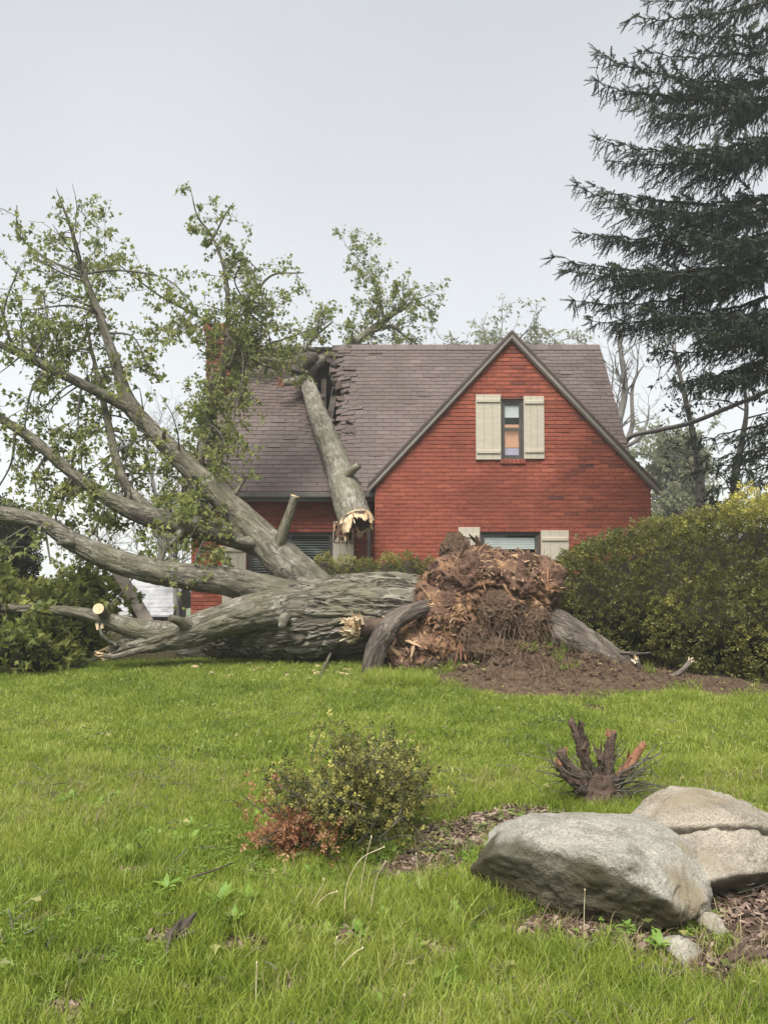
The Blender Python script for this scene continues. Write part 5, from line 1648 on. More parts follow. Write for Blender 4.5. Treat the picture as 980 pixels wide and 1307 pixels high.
# ------------------------------------------------------------------ spruce on the right
TX, TY = 7.15, 13.0
sp = thing('spruce_tree', 'tall dark spruce with drooping branches at the right edge of the picture', 'spruce', (TX, TY, zg(TX, TY)))
mb = MB(); tube(mb, [(TX, TY, -.4), (TX, TY, 3), (TX - .05, TY, 8), (TX, TY, 16.5)], [.30, .25, .16, .03], 20, .15, furrow(.02, 14, 5, .1)); mb.build('trunk', M['root_bark'], sp, smooth=True)
spr = np.random.default_rng(91)
br_wood, SPp, SPd, SPs, SPt = MB(), [], [], [], []
def spruce_branch(a, e, sagk, r0, dens=1.0, hang=1.0):
    a, e = np.asarray(a, float), np.asarray(e, float)
    L = np.linalg.norm(e - a); n = max(6, int(L / .12))
    t = np.linspace(0, 1, n + 1)[:, None]
    P = a + (e - a) * t + np.array([0, 0, -1]) * (sagk + .02) * L * 4 * t * (1 - t) * (.55 + .45 * t) + spr.normal(size=(n + 1, 3)) * .018
    br = tube(br_wood, P, np.linspace(r0 * .7, .006, n + 1), 6, None, cap=False)
    T = nrm(np.gradient(P, axis=0))
    for i in range(1, n + 1):
        dist = (n - i) / n * L
        if dist > L * .88: continue
        side0 = nrm(np.cross(T[i], [0, 0, 1]))
        for sgn in (-1, 1):
            if spr.random() > dens: continue
            l = min(.95, .12 + .42 * dist) * spr.uniform(.5, 1.15)
            d = nrm(side0 * sgn * .75 + T[i] * .75 + np.array([0, 0, -.22 + spr.normal(0, .12)]))
            if spr.random() < .2: continue
            m = max(2, int(l / .06))
            for k in range(m + 1):
                f_ = k / m
                p = P[i] + d * l * f_ + np.array([0, 0, -.18]) * f_ * f_ * l
                # hanging branchlet
                SPp.append(p + spr.normal(size=3) * .02); SPd.append(np.array([0, 0, -1.0]) * hang * spr.uniform(.35, 1.1) + d * .5 + spr.normal(size=3) * .32)
                SPs.append(spr.uniform(.09, .30) * (1.15 - .35 * f_)); SPt.append(spr.beta(2, 3))
            if m > 2:
                SPp.append(P[i] + d * l * .5); SPd.append(d + spr.normal(size=3) * .1); SPs.append(l * .6); SPt.append(spr.beta(2, 3))
        SPp.append(P[i]); SPd.append(T[i] * .8 + [0, 0, -.3] + spr.normal(size=3) * .25); SPs.append(spr.uniform(.16, .3)); SPt.append(spr.beta(3, 2))
    for _ in range(4):
        SPp.append(P[-1]); SPd.append(T[-1] + spr.normal(size=3) * .35); SPs.append(.2); SPt.append(.8)
def trunk_at(py): 
    z_ = PX(1015, py, TY)[2]
    return np.array([TX, TY, z_])
for (tx, ty, td, ry, sg_) in ((805, 22, 12.6, -10, .05), (832, 2, 13.2, -40, .05), (761, 68, 12.4, 105, .06), (764, 106, 12.7, 120, .05), (818, 66, 13.4, 60, .04), (763, 178, 12.3, 170, .06), (785, 205, 13.3, 190, .04), (739, 238, 12.4, 262, .09),
                             (760, 240, 13.2, 250, .05), (744, 298, 12.6, 265, .05), (709, 328, 12.3, 330, .05), (722, 345, 12.9, 318, .05), (734, 384, 12.5, 340, .05), (758, 410, 12.8, 365, .05), (770, 300, 13.4, 300, .05),
                             (836, 448, 12.6, 425, .03), (860, 488, 12.4, 440, .02), (815, 140, 12.2, 120, .05), (800, 260, 12.1, 250, .06), (790, 345, 11.9, 325, .05), (830, 395, 11.9, 385, .05), (800, 120, 13.6, 90, .05),
                             (868, 40, 12, 30, .05), (850, 190, 11.9, 175, .05), (880, 300, 11.6, 290, .05), (890, 420, 11.6, 410, .04), (905, 480, 11.8, 455, .04)):
    a = trunk_at(ry); e = PX(tx, ty, td)
    spruce_branch(a, e, sg_, .05)
for k in range(60):
    z_ = spr.uniform(4.1, 15.5)
    az = spr.uniform(-2.6, 2.6)     # about +x and towards/away from the camera; the left side is given above
    L = max(.5, min(3.3, (17 - z_) * .30)) * spr.uniform(.7, 1.05)
    if z_ < 4.3: L *= .75
    if math.cos(az) < -.2: L *= .7
    a = np.array([TX, TY, z_]); e = a + np.array([math.cos(az) * L, math.sin(az) * L, -.05 * L + spr.normal(0, .12)])
    spruce_branch(a, e, .07, .045, .8 if z_ > 4 else .5)
for (tx, ty, td, ry) in ((885, 560, 12.6, 520), (880, 600, 12.8, 560), (905, 585, 12.2, 540), (915, 625, 12.5, 590), (930, 560, 12, 520), (940, 600, 12, 570)):
    spruce_branch(trunk_at(ry), PX(tx, ty, td), .03, .03, .38, .8)
br_wood.build('branches', M['dark_wood'], sp, smooth=True, kind='stuff')
mb = MB(); strew(mb, SPRUCE_V, SPRUCE_F, SPp, np.array(SPd), np.array(SPs), np.array(SPt), r=spr)
mb.build('needles', M['spruce'], sp, kind='stuff')
N_SPR = len(SPp)

# ------------------------------------------------------------------ trees behind
def bg_tree(name, label, cat, base_px, d, ctrl_pts, r0, jobs, leafm, wood='bare_twig', group=None, **kw):
    b = PX(base_px[0], base_px[1], d); z_ = zg(b[0], b[1])
    root = thing(name, label, cat, (b[0], b[1], z_), group)
    pts = [np.array([b[0], b[1], z_ - .1])] + [PX(x, y, dd) for x, y, dd in ctrl_pts]
    R = np.linspace(r0, r0 * .22, len(pts))
    mb = MB(); P, R = tube(mb, pts, R, 10, .2, furrow(.01, 14, 4, .1)); mb.build('trunk', M[wood], root, smooth=True)
    f = Foliage(int(abs(base_px[0]) + base_px[1]), **kw)
    for (t0, t1, n, L, lv) in jobs: f.along(P, R, t0, t1, n, L, lv, out=.8, fwd=.6)
    f.build(root, M[leafm], M[wood], (RH_V, RH_F))
    return root, P, R, f
t1, P, R, f = bg_tree('bare_tree', 'leafless grey tree just beyond the right end of the roof', 'tree', (794, 660), 20, [(793, 600, 20), (786, 560, 20), (797, 500, 20), (792, 450, 20), (790, 415, 20)], .15, [(.45, 1, 13, 1.1, 2)], 'far_leaf', leafn=0, bias=(0, 0, .5), child=3)
for c in ([(793, 572, 20, .085), (806, 545, 20, .06), (806, 500, 20, .045), (812, 480, 20, .03), (822, 465, 20, .012)], [(793, 572, 20, .06), (812, 562, 20, .05), (825, 540, 20, .035), (828, 518, 20, .014)],
          [(793, 573, 20, .065), (805, 557, 19.5, .06), (840, 549, 18, .055), (880, 540, 16.5, .05), (930, 520, 15, .045), (985, 497, 14, .035)], [(786, 558, 20, .05), (778, 530, 20, .03), (782, 470, 20, .015), (775, 440, 20, .006)]):
    mb = MB(); Pq, Rq = ctrl(c); Pq, Rq = tube(mb, Pq, Rq, 8, .15); o = mb.build('branch', M['bare_twig'], t1, smooth=True)
    if c[-1][0] < 950:
        f = Foliage(int(c[1][0]), leafn=0, bias=(0, 0, .4)); f.along(Pq, Rq, .3, 1, 6, .8, 1); f.build(o, M['far_leaf'], M['bare_twig'])
bg_tree('willow_tree', 'pale green hazy tree with hanging foliage beyond the hedge', 'tree', (858, 690), 38, [(858, 640, 38), (862, 600, 38), (858, 565, 38)], .3, [(.25, 1, 60, 2.2, 2)], 'pale_leaf', leafn=3.0, leaf=.2, bias=(0, 0, -.25), child=4)
bg_tree('slender_tree', 'dark slender twin stemmed tree in front of the pale willow', 'tree', (896, 680), 17, [(893, 620, 17), (887, 570, 17), (872, 500, 17), (858, 440, 17)], .13, [(.35, 1, 14, .9, 2)], 'spruce', wood='bare_twig', leafn=1.2, leaf=.12, bias=(0, 0, .1))
bg_tree('slender_tree', 'dark slender sparse tree at the right edge above the hedge', 'tree', (932, 680), 16, [(937, 620, 16), (945, 570, 16), (952, 520, 16), (945, 470, 16)], .11, [(.3, 1, 18, .9, 2)], 'spruce', wood='bare_twig', leafn=1.5, leaf=.12, bias=(0, 0, -.1))
bg_tree('background_tree', 'broad leafing tree whose crown shows above the roof ridge', 'tree', (650, 700), 34, [(648, 580, 34), (645, 510, 34), (650, 448, 34)], .4, [(.55, 1, 75, 3.1, 3)], 'pale_leaf', leafn=.9, leaf=.2, bias=(0, 0, -.28), child=3)
bg_tree('bare_tree', 'bare grey twiggy tree behind the upright branch on the left', 'tree', (205, 760), 26, [(205, 690, 26), (200, 640, 26), (192, 600, 26), (185, 570, 26)], .12, [(.2, 1, 26, 1.5, 2)], 'far_leaf', leafn=0, bias=(0, 0, .35), child=4)
bg_tree('bare_tree', 'low bare grey tree under the third limb left of the shed', 'tree', (118, 790), 27, [(122, 740, 27), (128, 700, 27), (120, 670, 27)], .1, [(.15, 1, 24, 1.2, 2)], 'far_leaf', leafn=.15, leaf=.12, bias=(0, 0, .3), child=4)
bg_tree('bare_tree', 'bare grey tree between the shed and the brick house', 'tree', (226, 770), 24, [(224, 700, 24), (230, 650, 24), (226, 610, 24)], .09, [(.2, 1, 20, 1.1, 2)], 'far_leaf', leafn=.2, leaf=.12, bias=(0, 0, .3), child=4)
# a far wood beyond the hill, pale in the mist
wr = np.random.default_rng(17); wm = MB(); P_, D_, S_, T_ = [], [], [], []
for k in range(110):
    x = wr.uniform(-150, 150); y = wr.uniform(120, 230)
    if abs(x) < 4: continue
    z0_ = zg(x, y); h = wr.uniform(6, 11); w = wr.uniform(2.5, 5)
    tube(wm, [(x, y, z0_), (x, y, z0_ + h * .6)], [.3, .12], 6, None)
    m = 140
    q = wr.normal(size=(m, 3)); q = nrm(q) * (wr.random((m, 1)) ** .4)
    P_ += list(np.array([x, y, z0_ + h * .62]) + q * [w, w, h * .42]); D_ += list(wr.normal(size=(m, 3))); S_ += list(wr.uniform(.7, 1.5, m)); T_ += list(wr.random(m))
fw = thing('far_wood', 'misty far off line of trees down beyond the hill', 'woodland', (0, 170, -14))
fw['kind'] = 'stuff'
o_ = wm.build('trunks', M['bare_twig'], fw, kind='stuff')
mb = MB(); strew(mb, RH_V, RH_F, P_, np.array(D_), np.array(S_), np.array(T_), r=wr); mb.build('crowns', M['far_leaf'], fw, kind='stuff')

# ------------------------------------------------------------------ neighbour's shed and the leaning board
sx0, sx1, sy = PX(168, 740, 25)[0], PX(231, 740, 25)[0], 25.0
zr = PX(200, 739, 25)[2]; ze = PX(200, 786, 23.5)[2]; zb = zg((sx0 + sx1) / 2, 25) - .1
shed = thing('shed', 'low dark shed with wet grey roof down the slope on the left', 'shed', ((sx0 + sx1) / 2, sy, zb))
sm_ = MB(); add_box(sm_, sx0 - .3, sx1 - .1, 23.9, 26.1, zb, ze + .1); sm_.build('wall', M['shed_wall'], shed)
gm_ = MB(); xx = sx1 - .1
gm_.add([[xx - .05, 23.9, ze + .1], [xx, 23.9, ze + .1], [xx, 26.1, ze + .1], [xx - .05, 26.1, ze + .1], [xx - .05, 25, zr - .05], [xx, 25, zr - .05]], [[0, 3, 2, 1], [0, 1, 5, 4], [2, 3, 4, 5]], [[1, 2, 5], [0, 4, 3]]); gm_.build('gable', M['shed_wall'], shed)
rf = MB(); n = 9
for sgn, ye in ((-1, 23.5), (1, 26.5)):
    for k in range(n):
        f0, f1 = k / n, (k + 1.12) / n
        ya, yb = 25 + (ye - 25) * f0, 25 + (ye - 25) * min(1, f1); za, zb_ = zr + (ze - zr) * f0, zr + (ze - zr) * min(1, f1)
        v = np.array([[sx0 - .5, ya, za], [sx1 + .15, ya, za], [sx1 + .15, yb, zb_ + .02], [sx0 - .5, yb, zb_ + .02]])
        rf.add(np.vstack([v - [0, 0, .05], v]), BOXQ)
rf.build('roof', M['shed_roof'], shed)
bd = thing('leaning_board', 'weathered grey board leaning among the limbs in front of the shed', 'board', PX(190, 798, 11.2))
mb = MB(); add_beam(mb, PX(150, 728, 11.4), PX(192, 800, 11.0), .17, .035, (0, -1, .2)); o = mb.build('plank', M['plank'], bd)
mb = MB(); add_beam(mb, PX(146, 736, 11.5), PX(180, 800, 11.15), .06, .06, (0, -1, .2)); mb.build('batten', M['dark_wood'], bd)

# ------------------------------------------------------------------ sticks and scraps on the ground
def stick(label, px, r0, name='fallen_stick', mat='limb', cat='stick', group=None):
    pts = []
    for (a, b, h) in px:
        g = G(a, b); pts.append([g[0], g[1], zg(*g) + h])
    o = thing(name, label, cat, pts[0], group); mb = MB(); tube(mb, pts, np.linspace(r0, r0 * .4, len(pts)), 8, .04, furrow(.003, 30, 8, .3)); mb.build('stem', M[mat], o, smooth=True); return o
stick('thin bare stick propped on the grass below the leafy bush', [(88, 856, .03), (118, 838, .1), (142, 812, .1), (155, 800, .22)], .03)
stick('longer bare stick lying at the edge of the bush and lawn', [(85, 858, .02), (130, 842, .05), (158, 828, .08)], .035)
stick('grey twig lying across the mulch beside the boulder', [(505, 1142, .02), (545, 1130, .03), (572, 1108, .03), (580, 1102, .05)], .011)
stick('dark twig lying in the mulch below the small shrub', [(490, 1088, .02), (540, 1090, .025), (590, 1082, .02)], .01, mat='dark_wood')
stick('thin dark twig lying in the grass left of the small shrub', [(240, 1142, .05), (270, 1132, .06), (298, 1122, .07)], .006, mat='dark_wood')
stick('thin stick leaning on the grass beside the split root stub', [(408, 866, .02), (430, 840, .28), (440, 812, .52)], .02)
stick('short dark stick flat on the grass under the split root', [(408, 866, .02), (425, 862, .03), (438, 856, .05)], .022, mat='dark_wood')
def scrap(label, px, L, w, ang, tilt, mat='dark_wood', name='bark_scrap'):
    g = G(*px); z_ = zg(*g); o = thing(name, label, 'bark scrap', (g[0], g[1], z_)); r_ = np.random.default_rng(int(px[0]))
    mb = MB(); d = nrm(np.array([math.cos(ang), math.sin(ang), tilt])); sd = nrm(np.cross(d, (0.2, -1, .3))); u = np.cross(d, sd)
    c = np.array([g[0], g[1], z_ + .02]); n = 9; V = []
    for k in range(n + 1):
        t = k / n; ww = w * (1 - t) ** .6 * r_.uniform(.75, 1.25) + .002
        o_ = c + d * t * L + sd * r_.normal(0, w * .15)
        V += [o_ - sd * ww + u * .004, o_ - sd * ww * .4 + u * .012 * r_.uniform(.6, 1.3), o_ + sd * ww + u * .004, o_ - u * .004]
    q = [[0, 1, 2, 3]]
    for k in range(n):
        a = k * 4
        q += [[a, a + 1, a + 5, a + 4], [a + 1, a + 2, a + 6, a + 5], [a + 2, a + 3, a + 7, a + 6], [a + 3, a, a + 4, a + 7]]
    mb.add(V, q); mb.build('bark', M[mat], o)
    mb = MB()
    for k in range(5): splinters(mb, c + d * L * r_.uniform(0, .5), d + r_.normal(size=3) * .25, w * .6, 2, L * .6, r_, inner=0)
    mb.build('splinters', M[mat], o, kind='stuff')
scrap('dark splinter of bark sticking up from the grass in the lower left', (215, 1222), .15, .03, .75, .8)
scrap('dark strip of wood lying in the grass below the boulder', (815, 1250), .17, .028, -.12, .05)
scrap('brown strip of bark on the mulch at the lower right corner', (930, 1232), .2, .022, .1, .08, 'stump_bark')

def stalk(label, px, pts, r0=.0022, group=None):
    g = G(*px); z_ = zg(*g)
    o = thing('dead_stalk', label, 'dry stalk', (g[0], g[1], z_), group)
    c = [np.array([g[0], g[1], z_ - .01])] + [PX(a, b, g[1] - .02 * k) for k, (a, b) in enumerate(pts)]
    mb = MB(); P, R = tube(mb, c, np.linspace(r0, r0 * .6, len(c)), 6, .02); mb.build('stem', M['straw'], o, smooth=True)
    mb = MB(); v, f_ = icosphere(2); mb.add(P[-1] + v * [.003, .003, .006], tris=f_); mb.build('seed_head', M['straw'], o, smooth=True)
stalk('tall pale stalk arching over to the right below the small shrub', (440, 1178), [(441, 1140), (447, 1118), (462, 1095), (490, 1081)])
stalk('straight pale stalk leaning right with a knobbly top below the shrub', (471, 1178), [(476, 1140), (482, 1117), (492, 1100)])
stalk('slim pale stalk standing straight behind the arching one', (458, 1150), [(464, 1110), (474, 1068)])
stalk('short pale stalk bent to the right at the left of the clump', (398, 1172), [(405, 1155), (418, 1142), (430, 1138)])
stalk('short pale stalk with a pale tuft at the left of the clump', (388, 1172), [(400, 1150), (410, 1132), (413, 1122)])
stalk('thick white dry stalk standing alone in the lower left grass', (326, 1290), [(327, 1265), (328, 1229)], .0035)
stalk('low straw stalk bent to the right in the bottom middle', (425, 1255), [(435, 1235), (450, 1218), (463, 1210)])
stalk('thin upright stalk at the bottom edge of the picture', (512, 1300), [(514, 1285), (516, 1270)])
stalk('thin upright stalk in front of the dark boulder face', (745, 1210), [(745, 1170), (746, 1136)])
stalk('thin dry stalk on the mulch left of the boulder', (537, 1150), [(534, 1120), (531, 1090)])
stalk('short upright stalk in the grass just right of the middle', (428, 1245), [(428, 1215), (430, 1197)])

# leafy weeds
_lv, _lf = [], []
for i in range(6):
    t = i / 5; w = .19 * math.sin(math.pi * min(.96, t * .85 + .13)); z_ = .35 * t - .42 * t * t
    _lv += [(t, -w, z_ + .04), (t, 0, z_), (t, w, z_ + .04)]
for i in range(5):
    a = i * 3; _lf += [(a, a + 1, a + 4, a + 3), (a + 1, a + 2, a + 5, a + 4)]
_weed_leaves = []
for k in range(3):
    mb = MB(); mb.add(np.array(_lv) * [1, 1 - .15 * k, 1], _lf, tint=.3 + .3 * k); me_ = mb.mesh('leaf', True); me_.materials.append(M['weed']); _weed_leaves.append(me_)
wdr = np.random.default_rng(5)
for (px, py, n, s, lab) in ((283, 1172, 16, .10, 'bright green leafy weed rosette in the grass left of the dry stalks'), (318, 1165, 9, .09, 'second bright weed close to the right of the largest rosette'), (213, 1150, 8, .08, 'lime green weed standing alone among the short grass on the left'),
                            (842, 1222, 10, .075, 'lime green leafy weed in the soil below the boulder'), (905, 1178, 8, .05, 'small green weed at the foot of the right stones'), (800, 1195, 7, .05, 'small weed under the dark boulder face'), (560, 1020, 8, .05, 'small yellow green weed at the edge of the mulch'), (300, 1195, 8, .08, 'weed below the largest rosette beside bare soil')):
    g = G(px, py); z_ = zg(*g); o = thing('weed_plant', lab, 'weed', (g[0], g[1], z_))
    for k in range(n):
        l = bpy.data.objects.new('leaf', _weed_leaves[k % 3]); COL.objects.link(l); l.parent = o
        l.rotation_euler = (wdr.normal(0, .15), -wdr.uniform(.25, .95), k * 2.4 + wdr.normal(0, .2)); l.scale = (s * wdr.uniform(.55, 1.05),) * 3; l.location = (0, 0, .03)

# ------------------------------------------------------------------ mulch, grass
cm = MB(); mr_ = np.random.default_rng(13)
_t = np.stack([mr_.uniform(-1.6, 2.4, 45000), mr_.uniform(2.3, 5.2, 45000)], -1)
_t = _t[mr_.random(45000) < soil_mask(_t[:, 0], _t[:, 1]) - .25][:4500]; _z = zt(_t[:, 0], _t[:, 1])
for g, z_ in zip(_t, _z):
    L = mr_.uniform(.006, .028); w = L * mr_.uniform(.15, .5); a = mr_.uniform(0, 6.3)
    d = np.array([math.cos(a), math.sin(a), mr_.normal(0, .3)]); s = np.array([-math.sin(a), math.cos(a), mr_.normal(0, .3)]); u = np.array([0, 0, .003])
    c = np.array([g[0], g[1], z_ + .008])
    cm.add(np.array([c - d * L - s * w, c + d * L - s * w * .6, c + d * L * .9 + s * w * .7, c - d * L + s * w, c - d * L * .9 - s * w + u, c + d * L - s * w * .6 + u, c + d * L * .9 + s * w * .7 + u, c - d * L + s * w + u]), BOXQ, tint=float(mr_.random()))
tag(cm.build('mulch', M['chip']), 'brown bark mulch scattered on the bare soil round the boulder', 'mulch', kind='stuff')

lt = MB(); n = 2600; lp = np.stack([mr_.uniform(-4.5, 4.5, n), mr_.uniform(2.3, 10, n)], -1)
strew(lt, LEAF_V, LEAF_F, np.column_stack([lp, zt(lp[:, 0], lp[:, 1]) + mr_.uniform(.04, .085, n)]), mr_.normal(size=(n, 3)) * [1, 1, .25], mr_.uniform(.018, .055, n), mr_.random(n), up=(0, 0, 1), r=mr_)
tag(lt.build('fallen_leaves', M['leaf']), 'small torn green leaves strewn over the lawn by the storm', 'fallen leaves', kind='stuff')
lt = MB()
for k in range(420):
    g = np.array([mr_.uniform(-3.5, 3.5), mr_.uniform(2.3, 7)]); L = mr_.uniform(.02, .1); a = mr_.uniform(0, 6.3); z_ = zg(*g) + mr_.uniform(.03, .075)
    d = np.array([math.cos(a), math.sin(a), mr_.normal(0, .25)]) * L
    tube(lt, [np.array([*g, z_]) - d, np.array([*g, z_]) + mr_.normal(size=3) * L * .12, np.array([*g, z_]) + d], [.003, .0025, .001], 4, None, cap=False)
tag(lt.build('twig_litter', M['twig']), 'bits of broken twig strewn in the grass', 'twig litter', kind='stuff')

def tuft(seed, rad, n, l0, l1, w, lean, mat='grass'):
    r = np.random.default_rng(seed); mb = MB()
    for k in range(n):
        a = r.uniform(0, 6.283); q = rad * math.sqrt(r.random()); b = np.array([math.cos(a) * q, math.sin(a) * q, -.005])
        h = r.uniform(l0, l1); la = r.uniform(0, 6.283); le = abs(r.normal(0, lean)); d = np.array([math.cos(la) * le, math.sin(la) * le, 1.0]); d /= np.linalg.norm(d)
        bend = np.array([math.cos(la), math.sin(la), -.4]) * r.uniform(.1, .6)
        sa = r.uniform(0, 6.283); s = np.array([math.cos(sa), math.sin(sa), 0]) * w * r.uniform(.7, 1.3)
        c = [b, b + d * h * .4 + bend * h * .08, b + d * h * .75 + bend * h * .32, b + d * h * .95 + bend * h * .7]
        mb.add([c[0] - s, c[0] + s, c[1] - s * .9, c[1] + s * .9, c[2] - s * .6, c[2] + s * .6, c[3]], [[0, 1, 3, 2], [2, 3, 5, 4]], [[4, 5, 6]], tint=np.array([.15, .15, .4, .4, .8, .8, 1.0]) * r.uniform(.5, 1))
    me = mb.mesh('grass_tuft'); me.materials.append(M[mat])
    return bpy.data.objects.new('grass_tuft', me)
def broadleaf(seed):
    r = np.random.default_rng(seed); mb = MB()
    for k in range(9):
        a = k * 2.4 + r.normal(0, .2); e = r.uniform(.35, 1.1); d = np.array([math.cos(a) * math.cos(e), math.sin(a) * math.cos(e), math.sin(e)]); sd = np.array([-math.sin(a), math.cos(a), 0]); n_ = np.cross(d, sd)
        L = r.uniform(.05, .10); w = L * r.uniform(.13, .22)
        V = []
        for i in range(5):
            t = i / 4; ww = w * math.sin(math.pi * min(.97, t * .85 + .1)); c = np.array([0, 0, .01]) + d * L * t - np.array([0, 0, .35 * L * t * t])
            V += [c - sd * ww - n_ * .003, c, c + sd * ww - n_ * .003]
        q = []
        for i in range(4): q += [[i * 3, i * 3 + 1, i * 3 + 4, i * 3 + 3], [i * 3 + 1, i * 3 + 2, i * 3 + 5, i * 3 + 4]]
        mb.add(V, q, tint=r.uniform(0, .5))
    me = mb.mesh('broadleaf_tuft', True); me.materials.append(M['weed'])
    return bpy.data.objects.new('broadleaf_tuft', me)
def clover(seed):
    r = np.random.default_rng(seed); P, D = [], []
    mb = MB()
    for k in range(14):
        a = r.uniform(0, 6.283); q = .08 * math.sqrt(r.random()); h = r.uniform(.02, .055); c = np.array([math.cos(a) * q, math.sin(a) * q, h])
        for j in range(3):
            b = j * 2.094 + a; P.append(c); D.append([math.cos(b), math.sin(b), .15])
    strew(mb, RH_V, RH_F, P, np.array(D), .022, r.uniform(.1, .7, len(P)), up=(0, 0, 1), r=r)
    me = mb.mesh('clover_tuft'); me.materials.append(M['weed'])
    return bpy.data.objects.new('clover_tuft', me)
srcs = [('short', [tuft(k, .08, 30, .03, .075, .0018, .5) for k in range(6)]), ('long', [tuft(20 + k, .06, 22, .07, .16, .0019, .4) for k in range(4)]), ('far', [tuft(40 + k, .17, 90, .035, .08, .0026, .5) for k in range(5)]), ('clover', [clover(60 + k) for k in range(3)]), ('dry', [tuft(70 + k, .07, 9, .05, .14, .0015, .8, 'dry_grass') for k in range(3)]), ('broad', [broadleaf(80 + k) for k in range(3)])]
tc2 = bpy.data.collections.new('grass_variants')
allsrc = [o for _, l in srcs for o in l]
for k, o in enumerate(allsrc):
    o.name = 'tuft_%02d' % k
    tc2.objects.link(o)
IDX = {'short': (0, 6), 'long': (6, 10), 'far': (10, 15), 'clover': (15, 18), 'dry': (18, 21), 'broad': (21, 24)}
gr_ = np.random.default_rng(99)
def cand(n, x0, x1, y0, y1): return np.stack([gr_.uniform(x0, x1, n), gr_.uniform(y0, y1, n)], 1)
Pg, Ig, Sg = [], [], []
def put(xy, kind, s0, s1):
    a, b = IDX[kind]; Pg.append(xy); Ig.append(gr_.integers(a, b, len(xy))); Sg.append(gr_.uniform(s0, s1, len(xy)))
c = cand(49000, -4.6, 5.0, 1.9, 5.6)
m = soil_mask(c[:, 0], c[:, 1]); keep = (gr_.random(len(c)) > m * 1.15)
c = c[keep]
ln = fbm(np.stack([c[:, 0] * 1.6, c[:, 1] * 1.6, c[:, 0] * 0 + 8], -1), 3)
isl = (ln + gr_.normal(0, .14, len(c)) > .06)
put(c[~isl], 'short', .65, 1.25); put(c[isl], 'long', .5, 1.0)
c = cand(15000, -7, 7, 5.2, 11.4); m = soil_mask(c[:, 0], c[:, 1]); c = c[(gr_.random(len(c)) > m * 1.1) & (c[:, 1] < 10.1 + .4 * gr_.random(len(c))) & ~((c[:, 0] > .4) & (c[:, 1] > 9.1))]
put(c, 'far', .6, 1.2)
c = cand(2600, -4, 6, 8.2, 9.6); m = soil_mask(c[:, 0], c[:, 1]); e = (m > .02) & (m < .75) & (gr_.random(len(c)) > .45); put(c[e], 'long', .7, 1.35)      # long grass at the edge of the mound
c = cand(700, -.2, 1.3, 8.3, 9.0); m = soil_mask(c[:, 0], c[:, 1]); put(c[m < .5], 'long', .8, 1.5)
g0 = G(605, 1150); c = g0 + gr_.normal(size=(260, 2)) * [.10, .09]; put(c, 'long', .6, 1.25)                                                     # deep grass against the boulder
c = cand(9000, -3, 2.2, 2.2, 4.6); ln = fbm(np.stack([c[:, 0] * 1.3, c[:, 1] * 1.3, c[:, 0] * 0 + 3], -1), 3); m = soil_mask(c[:, 0], c[:, 1])
put(c[(ln > .1) & (m < .7) & (gr_.random(len(c)) < .3)], 'clover', .4, .85)
c = cand(5000, -2, 3, 2.2, 4.6); m = soil_mask(c[:, 0], c[:, 1]); put(c[(m > .2) & (gr_.random(len(c)) < .07)], 'clover', .4, .9)
c = cand(2600, -3, 2.4, 2.2, 4.8); ln = fbm(np.stack([c[:, 0] * 1.7, c[:, 1] * 1.7, c[:, 0] * 0 + 31], -1), 3); m = soil_mask(c[:, 0], c[:, 1]); put(c[(ln + gr_.normal(0, .1, len(c)) > .16) & (m < .8)], 'broad', .5, 1.1)
c = cand(9000, -3, 2.6, 2.2, 5.4); ln = fbm(np.stack([c[:, 0] * 1.1, c[:, 1] * 1.1, c[:, 0] * 0 + 14], -1), 3); put(c[(ln + gr_.normal(0, .12, len(c)) > .08) & (gr_.random(len(c)) < .4)], 'dry', .5, 1.2)
c = cand(3000, -6, 6, 5.2, 10); put(c[gr_.random(len(c)) < .3], 'dry', .5, 1.0)
Pg = np.vstack(Pg); Ig = np.concatenate(Ig); Sg = np.concatenate(Sg)
N_G = len(Pg)
me = bpy.data.meshes.new('grass'); me.vertices.add(N_G)
co = np.stack([Pg[:, 0], Pg[:, 1], zt(Pg[:, 0], Pg[:, 1])], -1)
me.vertices.foreach_set('co', co.astype(np.float32).ravel())
a = me.attributes.new('variant', 'INT', 'POINT'); a.data.foreach_set('value', Ig.astype(np.int32))
a = me.attributes.new('size', 'FLOAT', 'POINT'); a.data.foreach_set('value', Sg.astype(np.float32))
a = me.attributes.new('turn', 'FLOAT_VECTOR', 'POINT')
rot = np.stack([gr_.normal(0, .12, N_G), gr_.normal(0, .12, N_G), gr_.uniform(0, 6.283, N_G)], -1)
a.data.foreach_set('vector', rot.astype(np.float32).ravel())
me.update()
grass = bpy.data.objects.new('grass', me); COL.objects.link(grass)
tag(grass, 'wet green grass covering the lawn', 'grass', kind='stuff')
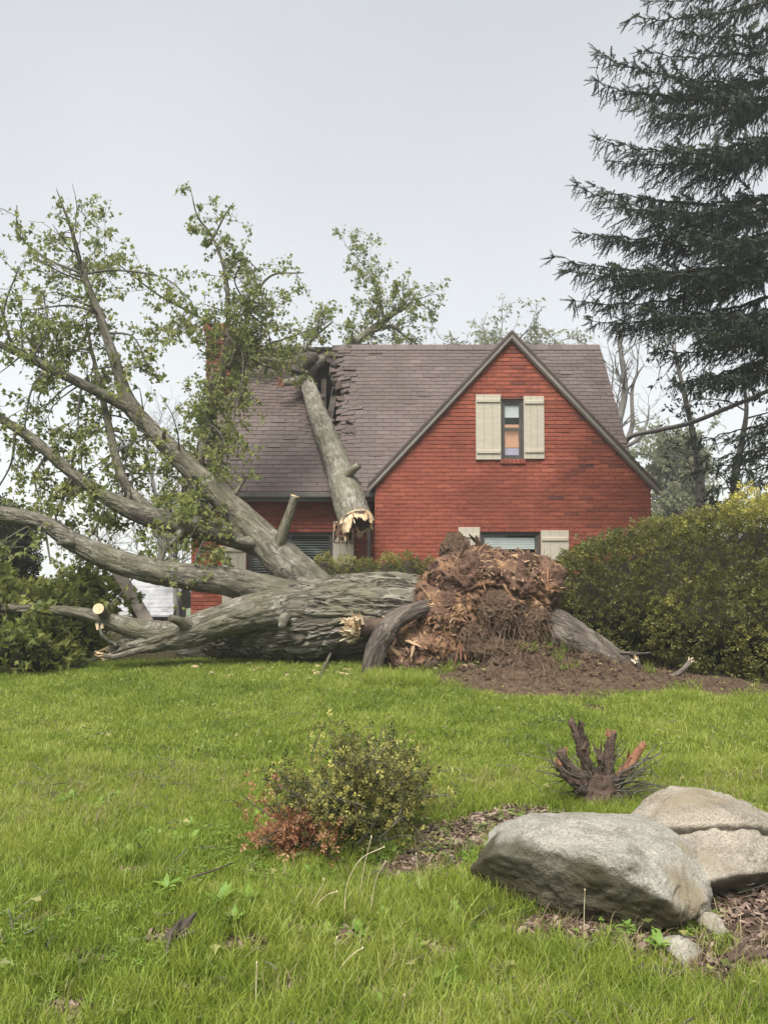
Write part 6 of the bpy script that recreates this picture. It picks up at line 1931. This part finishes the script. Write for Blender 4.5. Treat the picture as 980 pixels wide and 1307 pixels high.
ng = bpy.data.node_groups.new('grass_nodes', 'GeometryNodeTree')
ng.interface.new_socket('Geometry', in_out='INPUT', socket_type='NodeSocketGeometry')
ng.interface.new_socket('Geometry', in_out='OUTPUT', socket_type='NodeSocketGeometry')
N, L = ng.nodes, ng.links
gi, go = N.new('NodeGroupInput'), N.new('NodeGroupOutput')
ip = N.new('GeometryNodeInstanceOnPoints'); ci = N.new('GeometryNodeCollectionInfo')
ci.inputs['Collection'].default_value = tc2; ci.inputs['Separate Children'].default_value = True; ci.inputs['Reset Children'].default_value = True
def named(t, nm):
    x = N.new('GeometryNodeInputNamedAttribute'); x.data_type = t; x.inputs['Name'].default_value = nm; return x.outputs['Attribute']
er = N.new('FunctionNodeEulerToRotation'); L.new(named('FLOAT_VECTOR', 'turn'), er.inputs[0])
ip.inputs['Pick Instance'].default_value = True
L.new(gi.outputs[0], ip.inputs['Points']); L.new(ci.outputs[0], ip.inputs['Instance'])
L.new(named('INT', 'variant'), ip.inputs['Instance Index']); L.new(er.outputs[0], ip.inputs['Rotation']); L.new(named('FLOAT', 'size'), ip.inputs['Scale'])
L.new(ip.outputs[0], go.inputs[0])
md = grass.modifiers.new('scatter', 'NODES'); md.node_group = ng
print('GRASS', N_G, 'SPRUCE', N_SPR, 'OBJ', len(scene.objects), 'TRIS', sum(len(o.data.polygons) for o in scene.objects if o.type == 'MESH'))
# ------------------------------------------------------------------ mist
hz_ = MB(); add_box(hz_, -242, 242, -26, 337, -33, 19.5)
hm = bpy.data.materials.new('mist'); hm.use_nodes = True
hm.node_tree.nodes.remove(hm.node_tree.nodes['Principled BSDF'])
pv = hm.node_tree.nodes.new('ShaderNodeVolumePrincipled')
pv.inputs['Color'].default_value = (.93, .95, .97, 1); pv.inputs['Density'].default_value = .0019; pv.inputs['Anisotropy'].default_value = .2
hm.node_tree.links.new(pv.outputs[0], hm.node_tree.nodes['Material Output'].inputs['Volume'])
haze = hz_.build('haze', hm); haze['kind'] = 'stuff'
